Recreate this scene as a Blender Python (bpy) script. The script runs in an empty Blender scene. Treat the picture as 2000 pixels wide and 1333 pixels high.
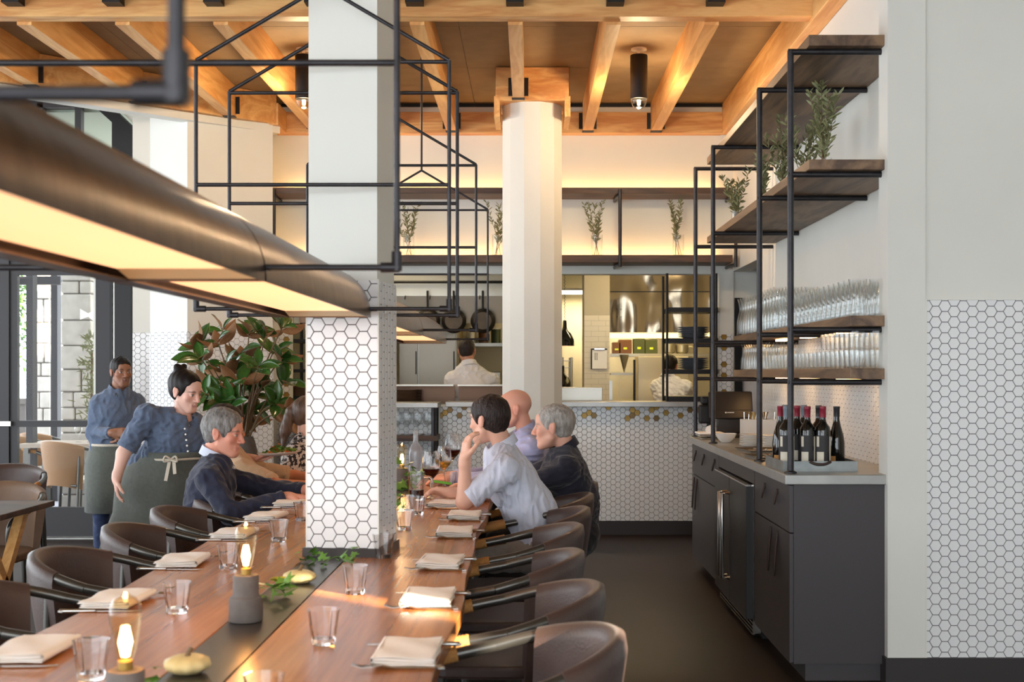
import bpy, bmesh, math, random
import numpy as np
from mathutils import Vector, Matrix
random.seed(7)
rng = np.random.default_rng(7)
SC = bpy.context.scene
COL = SC.collection
H = 1.45            # eye height
F = 2500.0          # focal length in pixels of the 2000 wide frame
CX, CY = 1035.0, 728.0

# ---------------------------------------------------------------- camera
cam = bpy.data.cameras.new('camera')
cam.sensor_width = 36.0
cam.lens = 36.0 * F / 2000.0
cam.shift_x = -(CX - 1000.0) / 2000.0
cam.shift_y = (CY - 666.5) / 2000.0
cam.clip_start = 0.05
cam.dof.use_dof = True
cam.dof.focus_distance = 7.6
cam.dof.aperture_fstop = 5.0
camo = bpy.data.objects.new('camera', cam)
COL.objects.link(camo)
camo.location = (0, 0, H)
camo.rotation_euler = (math.radians(90), 0, 0)
SC.camera = camo

# ---------------------------------------------------------------- daylight
w = bpy.data.worlds.new('sky')
SC.world = w
w.use_nodes = True
bg = w.node_tree.nodes['Background']
bg.inputs[0].default_value = (0.87, 0.94, 1.0, 1)
bg.inputs[1].default_value = 2.0
SC.view_settings.view_transform = 'Standard'
SC.view_settings.look = 'None'
SC.view_settings.exposure = 1.24
SC.view_settings.gamma = 1.0
SC.cycles.transparent_max_bounces = 48
SC.view_settings.use_curve_mapping = False

sun = bpy.data.lights.new('sun', 'SUN'); sun.energy = 16.0; sun.angle = math.radians(0.6); sun.color = (1.0, 0.86, 0.66)
suno = bpy.data.objects.new('sun', sun); COL.objects.link(suno)
suno.rotation_euler = Vector((-0.73, 0.68, -0.36)).to_track_quat('-Z', 'Y').to_euler()

def area_light(name, loc, size, power, col, rot=(0, 0, 0), parent=None):
    l = bpy.data.lights.new(name, 'AREA')
    l.shape = 'RECTANGLE'; l.size = size[0]; l.size_y = size[1]
    l.energy = power; l.color = col
    o = bpy.data.objects.new(name, l); COL.objects.link(o)
    o.location = loc; o.rotation_euler = rot
    if parent: o.parent = parent
    return o

def point_light(name, loc, power, col, r=0.03, parent=None):
    l = bpy.data.lights.new(name, 'POINT')
    l.energy = power; l.color = col; l.shadow_soft_size = r
    o = bpy.data.objects.new(name, l); COL.objects.link(o)
    o.location = loc
    if parent: o.parent = parent
    return o

# ---------------------------------------------------------------- small helpers
def P(px, py, d):
    """the point of the room that lies d metres ahead and is seen at that pixel"""
    return Vector(((px - CX) / F * d, d, H - (py - CY) / F * d))
def PX(px, d): return (px - CX) / F * d
def PZ(py, d): return H - (py - CY) / F * d

def lin(c):
    r = []
    for v in c[:3]:
        v = v / 255.0
        r.append(v / 12.92 if v <= 0.04045 else ((v + 0.055) / 1.055) ** 2.4)
    return (r[0], r[1], r[2], 1.0)

MATS = {}
def mat(name, col, rough=0.5, metal=0.0, var=None, bump=None, stretch=None, trans=0.0, ior=1.45,
        emit=None, coat=0.0, col2=None, vscale=8.0, sheen=0.0, spec=0.5, attr=None, detail=4.0, aniso=0.0):
    """principled material; var mixes col with col2 over a noise of vscale stretched per axis"""
    if name in MATS: return MATS[name]
    m = bpy.data.materials.new(name); m.use_nodes = True
    nt = m.node_tree; b = nt.nodes['Principled BSDF']
    b.inputs['Base Color'].default_value = lin(col)
    b.inputs['Roughness'].default_value = rough
    b.inputs['Metallic'].default_value = metal
    b.inputs['IOR'].default_value = ior
    b.inputs['Transmission Weight'].default_value = trans
    b.inputs['Coat Weight'].default_value = coat
    b.inputs['Sheen Weight'].default_value = sheen
    b.inputs['Specular IOR Level'].default_value = spec
    if emit:
        b.inputs['Emission Color'].default_value = lin(emit[0])
        b.inputs['Emission Strength'].default_value = emit[1]
    tc = mp = None
    if var or bump:
        tc = nt.nodes.new('ShaderNodeTexCoord')
        mp = nt.nodes.new('ShaderNodeMapping')
        nt.links.new(tc.outputs['Object'], mp.inputs[0])
        if stretch: mp.inputs['Scale'].default_value = stretch
    colout = None
    if var:
        n = nt.nodes.new('ShaderNodeTexNoise'); n.inputs['Scale'].default_value = vscale
        n.inputs['Detail'].default_value = detail
        nt.links.new(mp.outputs[0], n.inputs['Vector'])
        r = nt.nodes.new('ShaderNodeValToRGB')
        r.color_ramp.elements[0].position = 0.5 - var / 2; r.color_ramp.elements[1].position = 0.5 + var / 2
        c2 = col2 or tuple(v * 0.8 for v in col)
        r.color_ramp.elements[0].color = lin(c2); r.color_ramp.elements[1].color = lin(col)
        nt.links.new(n.outputs['Fac'], r.inputs[0])
        colout = r.outputs[0]
    if attr:
        a = nt.nodes.new('ShaderNodeAttribute'); a.attribute_name = attr
        if colout:
            mx = nt.nodes.new('ShaderNodeMix'); mx.data_type = 'RGBA'; mx.blend_type = 'MULTIPLY'
            mx.inputs[0].default_value = 1.0
            nt.links.new(colout, mx.inputs[6]); nt.links.new(a.outputs['Color'], mx.inputs[7])
            colout = mx.outputs[2]
        else: colout = a.outputs['Color']
    if colout: nt.links.new(colout, b.inputs['Base Color'])
    if bump:
        n2 = nt.nodes.new('ShaderNodeTexNoise'); n2.inputs['Scale'].default_value = bump[0]
        n2.inputs['Detail'].default_value = 4
        nt.links.new(mp.outputs[0], n2.inputs['Vector'])
        bp = nt.nodes.new('ShaderNodeBump'); bp.inputs['Strength'].default_value = bump[1]
        bp.inputs['Distance'].default_value = 0.01
        nt.links.new(n2.outputs['Fac'], bp.inputs['Height'])
        nt.links.new(bp.outputs[0], b.inputs['Normal'])
    MATS[name] = m
    return m

def wood(name, c1, c2, axis=1, scale=7.0, rough=0.45, coat=0.0, run=0.12, rings=0.55, relief=0.12):
    """long grain along one axis, growth rings bent by a noise"""
    if name in MATS: return MATS[name]
    m = bpy.data.materials.new(name); m.use_nodes = True
    nt = m.node_tree; b = nt.nodes['Principled BSDF']; N = nt.nodes.new; L = nt.links.new
    tc = N('ShaderNodeTexCoord'); mp = N('ShaderNodeMapping'); L(tc.outputs['Object'], mp.inputs[0])
    st = [1.0, 1.0, 1.0]; st[axis] = run; mp.inputs['Scale'].default_value = st
    n1 = N('ShaderNodeTexNoise'); n1.inputs['Scale'].default_value = scale; n1.inputs['Detail'].default_value = 5
    n1.inputs['Distortion'].default_value = 0.8; L(mp.outputs[0], n1.inputs['Vector'])
    n2 = N('ShaderNodeTexNoise'); n2.inputs['Scale'].default_value = scale * 9; n2.inputs['Detail'].default_value = 3
    L(mp.outputs[0], n2.inputs['Vector'])
    ma = N('ShaderNodeMath'); ma.operation = 'MULTIPLY'; ma.inputs[1].default_value = 7.0; L(n1.outputs['Fac'], ma.inputs[0])
    fr = N('ShaderNodeMath'); fr.operation = 'PINGPONG'; fr.inputs[1].default_value = 1.0; L(ma.outputs[0], fr.inputs[0])
    mx = N('ShaderNodeMix'); mx.inputs[0].default_value = 1 - rings; L(fr.outputs[0], mx.inputs[2]); L(n2.outputs['Fac'], mx.inputs[3])
    r = N('ShaderNodeValToRGB'); L(mx.outputs[0], r.inputs[0])
    r.color_ramp.elements[0].position = 0.25; r.color_ramp.elements[1].position = 0.75
    r.color_ramp.elements[0].color = lin(c2); r.color_ramp.elements[1].color = lin(c1)
    L(r.outputs[0], b.inputs['Base Color'])
    b.inputs['Roughness'].default_value = rough; b.inputs['Coat Weight'].default_value = coat
    b.inputs['Coat Roughness'].default_value = 0.15
    bp = N('ShaderNodeBump'); bp.inputs['Strength'].default_value = relief; bp.inputs['Distance'].default_value = 0.005
    L(n2.outputs['Fac'], bp.inputs['Height']); L(bp.outputs[0], b.inputs['Normal'])
    MATS[name] = m
    return m

class MB:
    """collects faces of one mesh"""
    def __init__(s): s.v = []; s.f = []
    def add(s, vs, fs):
        o = len(s.v); s.v.extend([tuple(v) for v in vs]); s.f.extend([tuple(i + o for i in f) for f in fs]); return s
    def box(s, x0, x1, y0, y1, z0, z1, M=None):
        vs = [Vector((x, y, z)) for x in (x0, x1) for y in (y0, y1) for z in (z0, z1)]
        if M: vs = [M @ v for v in vs]
        return s.add(vs, [(0, 1, 3, 2), (4, 6, 7, 5), (0, 4, 5, 1), (2, 3, 7, 6), (0, 2, 6, 4), (1, 5, 7, 3)])
    def bar(s, a, b, wx, wy, up=(0, 0, 1)):
        a = Vector(a); b = Vector(b); d = (b - a); L = d.length; d.normalize()
        u = Vector(up); x = d.cross(u)
        if x.length < 1e-4: x = d.cross(Vector((1, 0, 0)))
        x.normalize(); y = x.cross(d)
        M = Matrix((x, y, d)).transposed().to_4x4(); M.translation = a
        return s.box(-wx / 2, wx / 2, -wy / 2, wy / 2, 0, L, M)
    def tube(s, pts, r, seg=10, closed=False, caps=True):
        pts = [Vector(p) for p in pts]; n = len(pts)
        rs = r if isinstance(r, (list, tuple)) else [r] * n
        t0 = (pts[1] - pts[0]).normalized()
        ref = Vector((0, 0, 1)) if abs(t0.z) < 0.9 else Vector((1, 0, 0))
        x = t0.cross(ref).normalized(); vs = []
        for i, p in enumerate(pts):
            if closed: t = pts[(i + 1) % n] - pts[i - 1]
            else: t = pts[min(i + 1, n - 1)] - pts[max(i - 1, 0)]
            t.normalize(); x = (x - t * x.dot(t)).normalized(); y = t.cross(x)
            for k in range(seg):
                a = 2 * math.pi * k / seg
                vs.append(p + (x * math.cos(a) + y * math.sin(a)) * rs[i])
        fs = []
        for i in range(n if closed else n - 1):
            j = (i + 1) % n
            for k in range(seg):
                l = (k + 1) % seg
                fs.append((i * seg + k, i * seg + l, j * seg + l, j * seg + k))
        if caps and not closed:
            fs.append(tuple(range(seg - 1, -1, -1))); fs.append(tuple((n - 1) * seg + k for k in range(seg)))
        return s.add(vs, fs)
    def lathe(s, prof, seg=20, c=(0, 0, 0), flute=None, M=None):
        vs = []; c = Vector(c)
        for (r, z) in prof:
            for k in range(seg):
                a = 2 * math.pi * k / seg
                rr = r * (1 + (flute * (1 if k % 2 else -1) if flute else 0))
                v = Vector((rr * math.cos(a), rr * math.sin(a), z))
                vs.append((M @ v if M else v) + c)
        fs = []; n = len(prof)
        for i in range(n - 1):
            for k in range(seg):
                l = (k + 1) % seg
                fs.append((i * seg + k, i * seg + l, (i + 1) * seg + l, (i + 1) * seg + k))
        if prof[0][0] > 1e-5: fs.append(tuple(range(seg - 1, -1, -1)))
        if prof[-1][0] > 1e-5: fs.append(tuple((n - 1) * seg + k for k in range(seg)))
        return s.add(vs, fs)
    def prism(s, poly, z0, z1, M=None):
        n = len(poly)
        vs = [Vector((p[0], p[1], z0)) for p in poly] + [Vector((p[0], p[1], z1)) for p in poly]
        if M: vs = [M @ v for v in vs]
        return s.add(vs, [tuple(range(n - 1, -1, -1)), tuple(range(n, 2 * n))] +
                     [(i, (i + 1) % n, n + (i + 1) % n, n + i) for i in range(n)])
    def mesh(s, name, m=None, smooth=None):
        me = bpy.data.meshes.new(name); me.from_pydata(s.v, [], s.f); me.validate()
        bm = bmesh.new(); bm.from_mesh(me)
        bmesh.ops.recalc_face_normals(bm, faces=bm.faces); bm.to_mesh(me); bm.free()
        if m: me.materials.append(m)
        if smooth:
            me.polygons.foreach_set('use_smooth', [True] * len(me.polygons))
            me.set_sharp_from_angle(angle=math.radians(smooth))
        return me
    def build(s, name, m, parent=None, smooth=None, bevel=0.0, loc=None):
        return put(name, s.mesh(name, m, smooth), parent, bevel=bevel, loc=loc)

def put(name, me, parent=None, loc=None, rot=None, bevel=0.0, scale=None):
    o = bpy.data.objects.new(name, me); COL.objects.link(o)
    if parent: o.parent = parent
    if loc is not None: o.location = loc
    if rot is not None: o.rotation_euler = rot
    if scale is not None: o.scale = scale
    if bevel:
        b = o.modifiers.new('bevel', 'BEVEL'); b.width = bevel; b.segments = 2; b.limit_method = 'ANGLE'
    return o

def tag(o, label, cat, group=None, kind=None):
    o['label'] = label
    if cat: o['category'] = cat
    if group: o['group'] = group
    if kind: o['kind'] = kind
    return o
def thing(name, label, cat, loc=(0, 0, 0), rz=0.0, group=None):
    o = bpy.data.objects.new(name, None); COL.objects.link(o)
    o.empty_display_size = 0.1
    o.location = loc; o.rotation_euler = (0, 0, rz)
    return tag(o, label, cat, group)
def struct(o): o['kind'] = 'structure'; return o
def structE(name, loc=(0, 0, 0)):
    o = bpy.data.objects.new(name, None); COL.objects.link(o); o.location = loc; o['kind'] = 'structure'; return o
def children(o): return [c for c in COL.objects if c.parent == o]
KIDS = {}
def copy_tree(o, loc=None, rz=None, label=None, parent=None, scale=None):
    c = o.copy(); COL.objects.link(c); c.parent = parent
    if loc is not None: c.location = loc
    if rz is not None: c.rotation_euler = (0, 0, rz)
    if label: c['label'] = label
    if scale is not None: c.scale = scale
    for ch in o.children: copy_tree(ch, parent=c)
    return c

def catmull(pts, n=6, closed=False):
    pts = [Vector(p) for p in pts]; out = []; m = len(pts)
    for i in range(m if closed else m - 1):
        if closed: p = [pts[(i + k) % m] for k in (-1, 0, 1, 2)]
        else: p = [pts[max(i - 1, 0)], pts[i], pts[i + 1], pts[min(i + 2, m - 1)]]
        for k in range(n):
            t = k / n
            out.append(0.5 * ((2 * p[1]) + (p[2] - p[0]) * t + (2 * p[0] - 5 * p[1] + 4 * p[2] - p[3]) * t * t +
                              (-p[0] + 3 * p[1] - 3 * p[2] + p[3]) * t ** 3))
    if not closed: out.append(pts[-1])
    return out
ORD = ['nearest', 'second nearest', 'third nearest', 'fourth nearest', 'fifth nearest', 'sixth nearest', 'seventh nearest', 'eighth nearest']

# ---------------------------------------------------------------- materials of the room
m_wall = mat('white paint', (226, 226, 219), 0.7, var=0.6, col2=(221, 221, 214), vscale=3)
m_tile = mat('glazed white tile', (232, 233, 234), 0.22, coat=0.3)
m_gold = mat('brass coloured tile', (178, 144, 70), 0.3, metal=0.4, var=0.6, col2=(138, 106, 48), vscale=14)
m_brz = mat('bronze coloured tile', (118, 92, 54), 0.3, metal=0.5)
m_grout = mat('dark grout', (66, 65, 72), 0.9)
m_base = mat('charcoal baseboard', (52, 48, 48), 0.5)
m_steel = mat('black steel pipe', (62, 60, 63), 0.38, metal=0.55, var=0.5, col2=(46, 44, 46), vscale=20)
m_bmetal = mat('matt black metal', (30, 29, 30), 0.45, metal=0.3)
m_frame = mat('charcoal window frame', (50, 48, 51), 0.5)
m_ss = mat('stainless steel', (182, 178, 168), 0.32, metal=0.95, bump=(6, 0.25), stretch=(1, 1, 0.3))
m_ssd = mat('brushed steel dark', (150, 142, 130), 0.38, metal=0.9, bump=(3, 0.6))
m_zinc = mat('zinc counter', (176, 176, 172), 0.3, metal=0.55, var=0.6, col2=(158, 158, 156), vscale=9)
m_fir = wood('fir beam', (234, 184, 118), (212, 152, 88), axis=1)
m_firx = wood('fir beam crosswise', (234, 184, 118), (206, 142, 80), axis=0)
m_shelf = wood('dark stained plank', (134, 106, 80), (86, 66, 52), axis=1, scale=5, rough=0.5)
m_shelfx = wood('dark stained plank crosswise', (92, 66, 50), (58, 42, 36), axis=0, scale=5, rough=0.5)
m_table = wood('walnut table', (188, 118, 58), (148, 87, 42), axis=1, scale=8, rough=0.27, coat=0.1, run=0.04, rings=0.35, relief=0.02)
m_deck = mat('roof deck board', (158, 136, 104), 0.7, var=0.6, col2=(140, 118, 88), vscale=6)
def thin_glass(name, tint=(0.97, 0.98, 0.98), gain=1.0, ior=1.5, rough=0.02):
    """thin-walled glass: mostly clear, mirror-like towards grazing angles"""
    m = bpy.data.materials.new(name); m.use_nodes = True; nt = m.node_tree; nt.nodes.clear(); N = nt.nodes.new; L = nt.links.new
    o = N('ShaderNodeOutputMaterial'); mx = N('ShaderNodeMixShader'); t = N('ShaderNodeBsdfTransparent'); g = N('ShaderNodeBsdfGlossy')
    t.inputs[0].default_value = tint + (1,); g.inputs['Roughness'].default_value = rough
    fr = N('ShaderNodeLayerWeight'); fr.inputs[0].default_value = 0.5
    pw = N('ShaderNodeMath'); pw.operation = 'POWER'; pw.inputs[1].default_value = 3.0; L(fr.outputs['Facing'], pw.inputs[0])
    ma = N('ShaderNodeMath'); ma.operation = 'MULTIPLY_ADD'; ma.inputs[1].default_value = 0.75 * gain; ma.inputs[2].default_value = 0.03; ma.use_clamp = True
    L(pw.outputs[0], ma.inputs[0]); L(ma.outputs[0], mx.inputs[0]); L(t.outputs[0], mx.inputs[1]); L(g.outputs[0], mx.inputs[2]); L(mx.outputs[0], o.inputs[0])
    MATS[name] = m; return m
m_glass = thin_glass('clear glass', (0.985, 0.99, 0.99), 1.0)
m_leather = mat('brown leather', (82, 61, 54), 0.40, var=0.7, col2=(58, 42, 37), vscale=6, bump=(160, 0.15), sheen=0.08)
m_tube = mat('gunmetal tube', (92, 90, 86), 0.3, metal=0.75)
m_rope = mat('tan cord wrapping', (186, 132, 72), 0.7, bump=(220, 0.5))
m_cab = mat('charcoal cabinet lacquer', (66, 62, 64), 0.45)
m_plate = mat('white porcelain', (236, 234, 228), 0.25, coat=0.3)
m_sstrip = mat('dark steel inlay', (62, 58, 56), 0.28, metal=0.4)
m_silver = mat('polished cutlery', (196, 192, 186), 0.2, metal=0.95)
m_linen = mat('cream linen', (255, 251, 246), 0.9, var=0.5, col2=(250, 244, 236), vscale=9, bump=(300, 0.2))
m_conc = mat('grey concrete', (112, 106, 102), 0.8, var=0.5, col2=(96, 90, 86), vscale=30)
m_bulb = thin_glass('amber bulb glass', (0.97, 0.86, 0.66), 1.2)
m_fil = mat('glowing filament', (255, 190, 110), 0.5, emit=((255, 196, 116), 26.0))
m_glow = mat('warm lamp diffuser', (255, 220, 160), 0.6, emit=((255, 186, 136), 0.64))
m_led = mat('warm led strip', (255, 214, 150), 0.6, emit=((255, 194, 118), 9.0))
m_uled = mat('under-shelf lamp', (255, 214, 150), 0.6, emit=((255, 200, 130), 4.5))
m_glassr = mat('thick clear glass', (255, 255, 255), 0.0, trans=1.0, ior=1.45)
m_black = mat('black rubber', (22, 21, 22), 0.5)
m_leafg = mat('olive leaf', (150, 150, 108), 0.5, var=0.7, col2=(98, 104, 66), vscale=25)
m_stem = mat('brown twig', (112, 90, 62), 0.7)
# ================================================================ the room
YB = 11.43           # back wall
TS = 0.0495          # hexagon pitch
def clip_poly(poly, u0, u1, v0, v1):
    for (ax, lim, sg) in ((0, u0, 1), (0, u1, -1), (1, v0, 1), (1, v1, -1)):
        out = []
        for i in range(len(poly)):
            a, b = poly[i - 1], poly[i]
            ia, ib = sg * (a[ax] - lim) >= 0, sg * (b[ax] - lim) >= 0
            if ia != ib:
                t = (lim - a[ax]) / (b[ax] - a[ax])
                out.append((a[0] + t * (b[0] - a[0]), a[1] + t * (b[1] - a[1])))
            if ib: out.append(b)
        poly = out
        if len(poly) < 3: return None
    return poly
def tile_mesh(poly, cu, cv, m, name='tile'):
    b = MB(); n = len(poly)
    pu = sum(p[0] for p in poly) / n; pv = sum(p[1] for p in poly) / n
    vs = []
    for z, k in ((0, 1.0), (0.0045, 1.0), (0.006, 0.95)):
        for p in poly: vs.append((pu + (p[0] - pu) * k - cu, pv + (p[1] - pv) * k - cv, z))
    fs = [tuple(range(2 * n, 3 * n))]
    for r in (0, 1):
        for i in range(n):
            j = (i + 1) % n
            fs.append((r * n + i, r * n + j, (r + 1) * n + j, (r + 1) * n + i))
    b.add(vs, fs); return b
HEXMESH = {}
def hexfield(parent, o, udir, wd, z0, z1, n_single, score=None, gold=None, s=TS, phase=0.0):
    """hexagon tiles over a rectangle that starts at o, runs wd along udir and from z0 to z1"""
    o = Vector(o); u = Vector(udir).normalized(); v = Vector((0, 0, 1)); nrm = u.cross(v)
    M = Matrix((u, v, nrm)).transposed().to_4x4()
    pu = s * math.sqrt(3) / 2; R = s / math.sqrt(3) * 0.945
    hexa = [(R * math.cos(math.radians(60 * k)), R * math.sin(math.radians(60 * k))) for k in range(6)]
    g = MB(); Mg = M.copy(); Mg.translation = o
    g.box(0, wd, z0, z1, 0.0005, 0.003, Mg); g.build('grout_bed', m_grout, parent)
    cells = []
    for i in range(-1, int(wd / pu) + 2):
        for j in range(-1, int((z1 - z0) / s) + 2):
            cu = i * pu + phase; cv = z0 + (j + (0.5 if i % 2 else 0.0)) * s
            poly = clip_poly([(cu + h[0], cv + h[1]) for h in hexa], 0, wd, z0, z1)
            if not poly: continue
            full = len(poly) == 6 and cu - R >= 0 and cu + R <= wd and cv - R >= z0 and cv + R <= z1
            gm = gold(i, cv) if gold else None
            cells.append((score(cu, cv) + (100 if gm else 0) if score else -cv * 0 , i, j, cu, cv, poly, full, gm))
    cells.sort(key=lambda c: -c[0])
    rest = MB()
    for k, (sc, i, j, cu, cv, poly, full, gm) in enumerate(cells):
        m = gm or m_tile
        if k < n_single and sc >= 0:
            if full:
                key = (s, m.name)
                if key not in HEXMESH: HEXMESH[key] = tile_mesh([(h[0], h[1]) for h in hexa], 0, 0, m).mesh('tile', m)
                me = HEXMESH[key]
            else: me = tile_mesh(poly, cu, cv, m).mesh('tile', m)
            t = put('tile', me, parent)
            mm = M.copy(); mm.translation = o + u * cu + v * cv + nrm * 0.001
            t.matrix_local = mm
        else:
            tm = tile_mesh(poly, 0, 0, m_tile); mm = M.copy(); mm.translation = o + nrm * 0.001
            rest.add([mm @ Vector(x) for x in tm.v], tm.f)
    if rest.v:
        r = rest.build('tile_field', m_tile, parent); r['kind'] = 'stuff'

# floor
fl = MB(); fl.prism([(-7, -3.5), (5, -3.5), (5, YB + 0.15), (-3.0, YB + 0.15), (-3.0, 11.2), (-7, 11.2)], -0.1, 0)
m_floor = mat('polished dark concrete', (60, 45, 37), 0.45, spec=0.22, var=0.7, col2=(40, 31, 26), vscale=1.2, bump=(2, 0.1), detail=8)
struct(fl.build('floor', m_floor))

# ---- back wall with two kitchen openings
wb = structE('wall_back')
b = MB()
b.box(-2.35, 1.82, YB, YB + 0.16, 0, 1.15)
b.box(-2.35, -2.144, YB, YB + 0.16, 1.15, 2.33); b.box(-0.2, 0.27, YB, YB + 0.16, 1.15, 2.33)
b.box(1.69, 1.82, YB, YB + 0.16, 1.15, 2.33); b.box(-2.35, 1.82, YB, YB + 0.16, 2.33, 4.0)
b.box(1.82, 4.2, YB + 0.02, YB + 0.16, 0, 4.0)
b.build('wall_panel', m_wall, wb)
random.seed(3)
def gold_back(i, cv):
    # scattered brass tiles in the first rows under the counter
    if cv > 1.03 and random.random() < 0.26 - 0.5 * max(0, 1.10 - cv): return m_gold if random.random() < 0.6 else m_brz
    return None
def sc_back(cu, cv):
    px = CX + (cu - 0.80) / YB * F
    return 10 - abs(cv - 0.95) - 0.3 * abs(px - 1230) / 100 if (1100 < px < 1350 or 855 < px < 930) and cv > 0.3 else -1
hexfield(wb, (-0.80, YB, 0), (1, 0, 0), 2.49, 0.125, 1.15, 300, sc_back, gold_back)
hexfield(wb, (-2.26, YB, 0), (1, 0, 0), 1.44, 0.125, 1.15, 0)
edge = {2: 1.66, 3: 1.47, 5: 1.42, 7: 1.22, 8: 1.27}
hexfield(wb, (1.69, YB, 0), (1, 0, 0), 0.12, 1.2, 1.79, 60, lambda a, c: 1, lambda i, cv: m_gold if i in (0, 1) and int(cv * 97) % 3 == 0 and i == 1 else None)
hexfield(wb, (-2.26, YB, 0), (1, 0, 0), 0.116, 1.2, 1.79, 60, lambda a, c: 1, lambda i, cv: m_gold if i == 2 and int(cv * 97) % 3 else None)
bb = MB(); bb.box(-2.26, 1.83, YB - 0.012, YB, 0, 0.125); struct(bb.build('baseboard_back', m_base))
# passage beside the counter: black door jamb and running-bond tile
b = MB(); b.box(1.83, 1.89, YB - 0.03, YB + 0.02, 0, 2.115); b.build('door_jamb', m_bmetal, wb)
b = MB()
for r in range(26):
    for c in range(-1, 6):
        x0 = 1.90 + c * 0.155 + (0.0775 if r % 2 else 0); x1 = x0 + 0.152
        x0 = max(x0, 1.895); x1 = min(x1, 2.7)
        if x1 - x0 > 0.01: b.box(x0, x1, YB + 0.012, YB + 0.02, r * 0.079, r * 0.079 + 0.076)
t = b.build('subway_tile_field', m_tile, wb); t['kind'] = 'stuff'

# counter slabs
def slab(name, x0, x1, y0, y1, z0, z1, m, label, cat='counter'):
    o = MB().box(x0, x1, y0, y1, z0, z1).build(name, m, bevel=0.004); tag(o, label, cat); return o
slab('pass_counter', -0.745, 1.80, 11.27, 11.72, 1.146, 1.192, m_zinc, 'long pale counter slab on the tiled half wall under the right kitchen opening')

# ---- left wall: three short tiled faces that turn towards the glass front
wl = structE('wall_left')
LP = [(-2.30, YB), (-2.20, 10.95), (-2.81, 10.5), (-3.2, 10.78), (-3.34, 10.76)]
b = MB()
for (p, q) in zip(LP[:-1], LP[1:]):
    a = Vector((p[0], p[1], 0)); c = Vector((q[0], q[1], 0)); d = (c - a).normalized(); n = Vector((0, 0, 1)).cross(d) * -1
    if n.y < 0: n = -n
    if p == LP[0]: n = Vector((-1, 0, 0))
    k = n * 0.08
    poly = [a, c, c + k, a + k]
    b.prism([(v.x, v.y) for v in poly], 0, 3.9)
b.build('wall_panel', m_wall, wl)
for (p, q), nt in zip(zip(LP[:-1], LP[1:]), (0, 300, 0, 60)):
    a = Vector((q[0], q[1], 0)); c = Vector((p[0], p[1], 0))
    hexfield(wl, a, c - a, (c - a).length, 0.125, 1.785, nt, lambda u, v: 10 - abs(v - 1.2) if v > 0.9 else -1)

# ---- right wall with the shelves, the pilaster and the frontal tiled wall
wr = structE('wall_right')
b = MB()
b.box(1.81, 1.95, 6.02, 10.17, 0, 4.0); b.box(1.81, 1.95, 10.17, YB, 2.35, 4.0)
b.prism([(1.66, 5.94), (1.836, 5.94), (1.836, 5.952), (4.2, 5.952), (4.2, 6.09), (1.66, 6.09)], 0, 4.4)
b.build('wall_panel', m_wall, wr)
hexfield(wr, (1.842, 5.952, 0), (1, 0, 0), 0.62, 0.125, 1.787, 300, lambda u, v: 10 - v)
hexfield(wr, (1.81, 10.15, 0), (0, -1, 0), 4.05, 0.9, 1.79, 0)
b = MB().box(1.836, 1.8425, 5.938, 5.955, 0.125, 1.79).box(1.8425, 2.5, 5.94, 5.955, 1.787, 1.791); b.build('edge_trim', m_wall, wr)
bb = MB().box(1.648, 1.84, 5.926, 6.06, 0, 0.125).box(1.84, 4.2, 5.93, 5.95, 0, 0.125); struct(bb.build('baseboard_right', m_base))

b = MB(); b.box(4.2, 4.22, -4.0, -0.65, 0, 4.0); b.box(4.2, 4.22, -0.51, 11.7, 0, 4.0); b.box(4.2, 4.22, -0.65, -0.51, 0, 2.62); b.box(4.2, 4.22, -0.65, -0.51, 3.22, 4.0); b.box(2.4, 4.35, -4.1, -4.0, 0, 4.0); b.build('wall_panel', m_wall, wr)  # unseen side and rear walls; slot added so the sun streaks the table
# ---- ceiling of fir joists under deck boards
ce = structE('ceiling')
dk = MB()
for r in range(-3, 10):
    y1 = 8.8 + 1.2 * (2 - r) + 0.33 if False else None
ys = [YB - 0.02] + [10.0 - 1.2 * k for k in range(12)]
pm = {}
for r in range(len(ys) - 1):
    for c in range(5):
        x1 = 4.39 - c * 2.44; x0 = x1 - 2.436
        key = round(ys[r] - ys[r + 1], 3)
        if key not in pm: pm[key] = MB().box(0, 2.436, 0, key - 0.006, 0, 0.04).mesh('deck_panel', m_deck)
        put('deck_panel', pm[key], ce, loc=(x0, ys[r + 1], 3.83))
YH = 7.70           # header beam
def diag_y(x): return 10.97 + (x + 2.2) * (10.97 - 9.38) / (-2.2 + 3.88)
JX = [-0.09 + 0.6 * k for k in range(-8, 4)]
for x in JX:
    if x > 1.3: continue
    y1 = 9.96 if abs(x + 0.09) < 0.01 else (YB - 0.13 if x > -2.0 else diag_y(x) - 0.05)
    j = MB().box(-0.0445, 0.0445, YH + 0.12, y1, 3.575, 3.828).build('joist', m_fir, ce, loc=(x, 0, 0))
    hg = MB()
    for sx in (-1, 1): hg.box(sx * 0.046 if sx > 0 else -0.078, 0.078 if sx > 0 else -0.046, y1 - 0.02, y1 - 0.004, 3.60, 3.74)
    hg.box(-0.05, 0.05, y1 - 0.07, y1, 3.568, 3.575)
    hg.build('joist_hanger', m_bmetal, j)
    MB().box(-0.0445, 0.0445, -3.2, YH, 3.665, 3.828).build('joist', m_fir, ce, loc=(x, 0, 0))
    hg = MB().box(-0.052, 0.052, YH - 0.1, YH, 3.652, 3.664).box(-0.052, -0.046, YH - 0.08, YH, 3.66, 3.8).box(0.046, 0.052, YH - 0.08, YH, 3.66, 3.8)
    hg.build('joist_hanger', m_bmetal, ce, loc=(x, 0, 0))
MB().box(-6.5, 1.74, YH, YH + 0.12, 3.594, 3.828).build('header_beam', m_firx, ce, bevel=0.006)
MB().box(1.70, 1.81, -3.2, YB - 0.01, 3.57, 3.828).build('side_beam', m_fir, ce, bevel=0.006)
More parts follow.
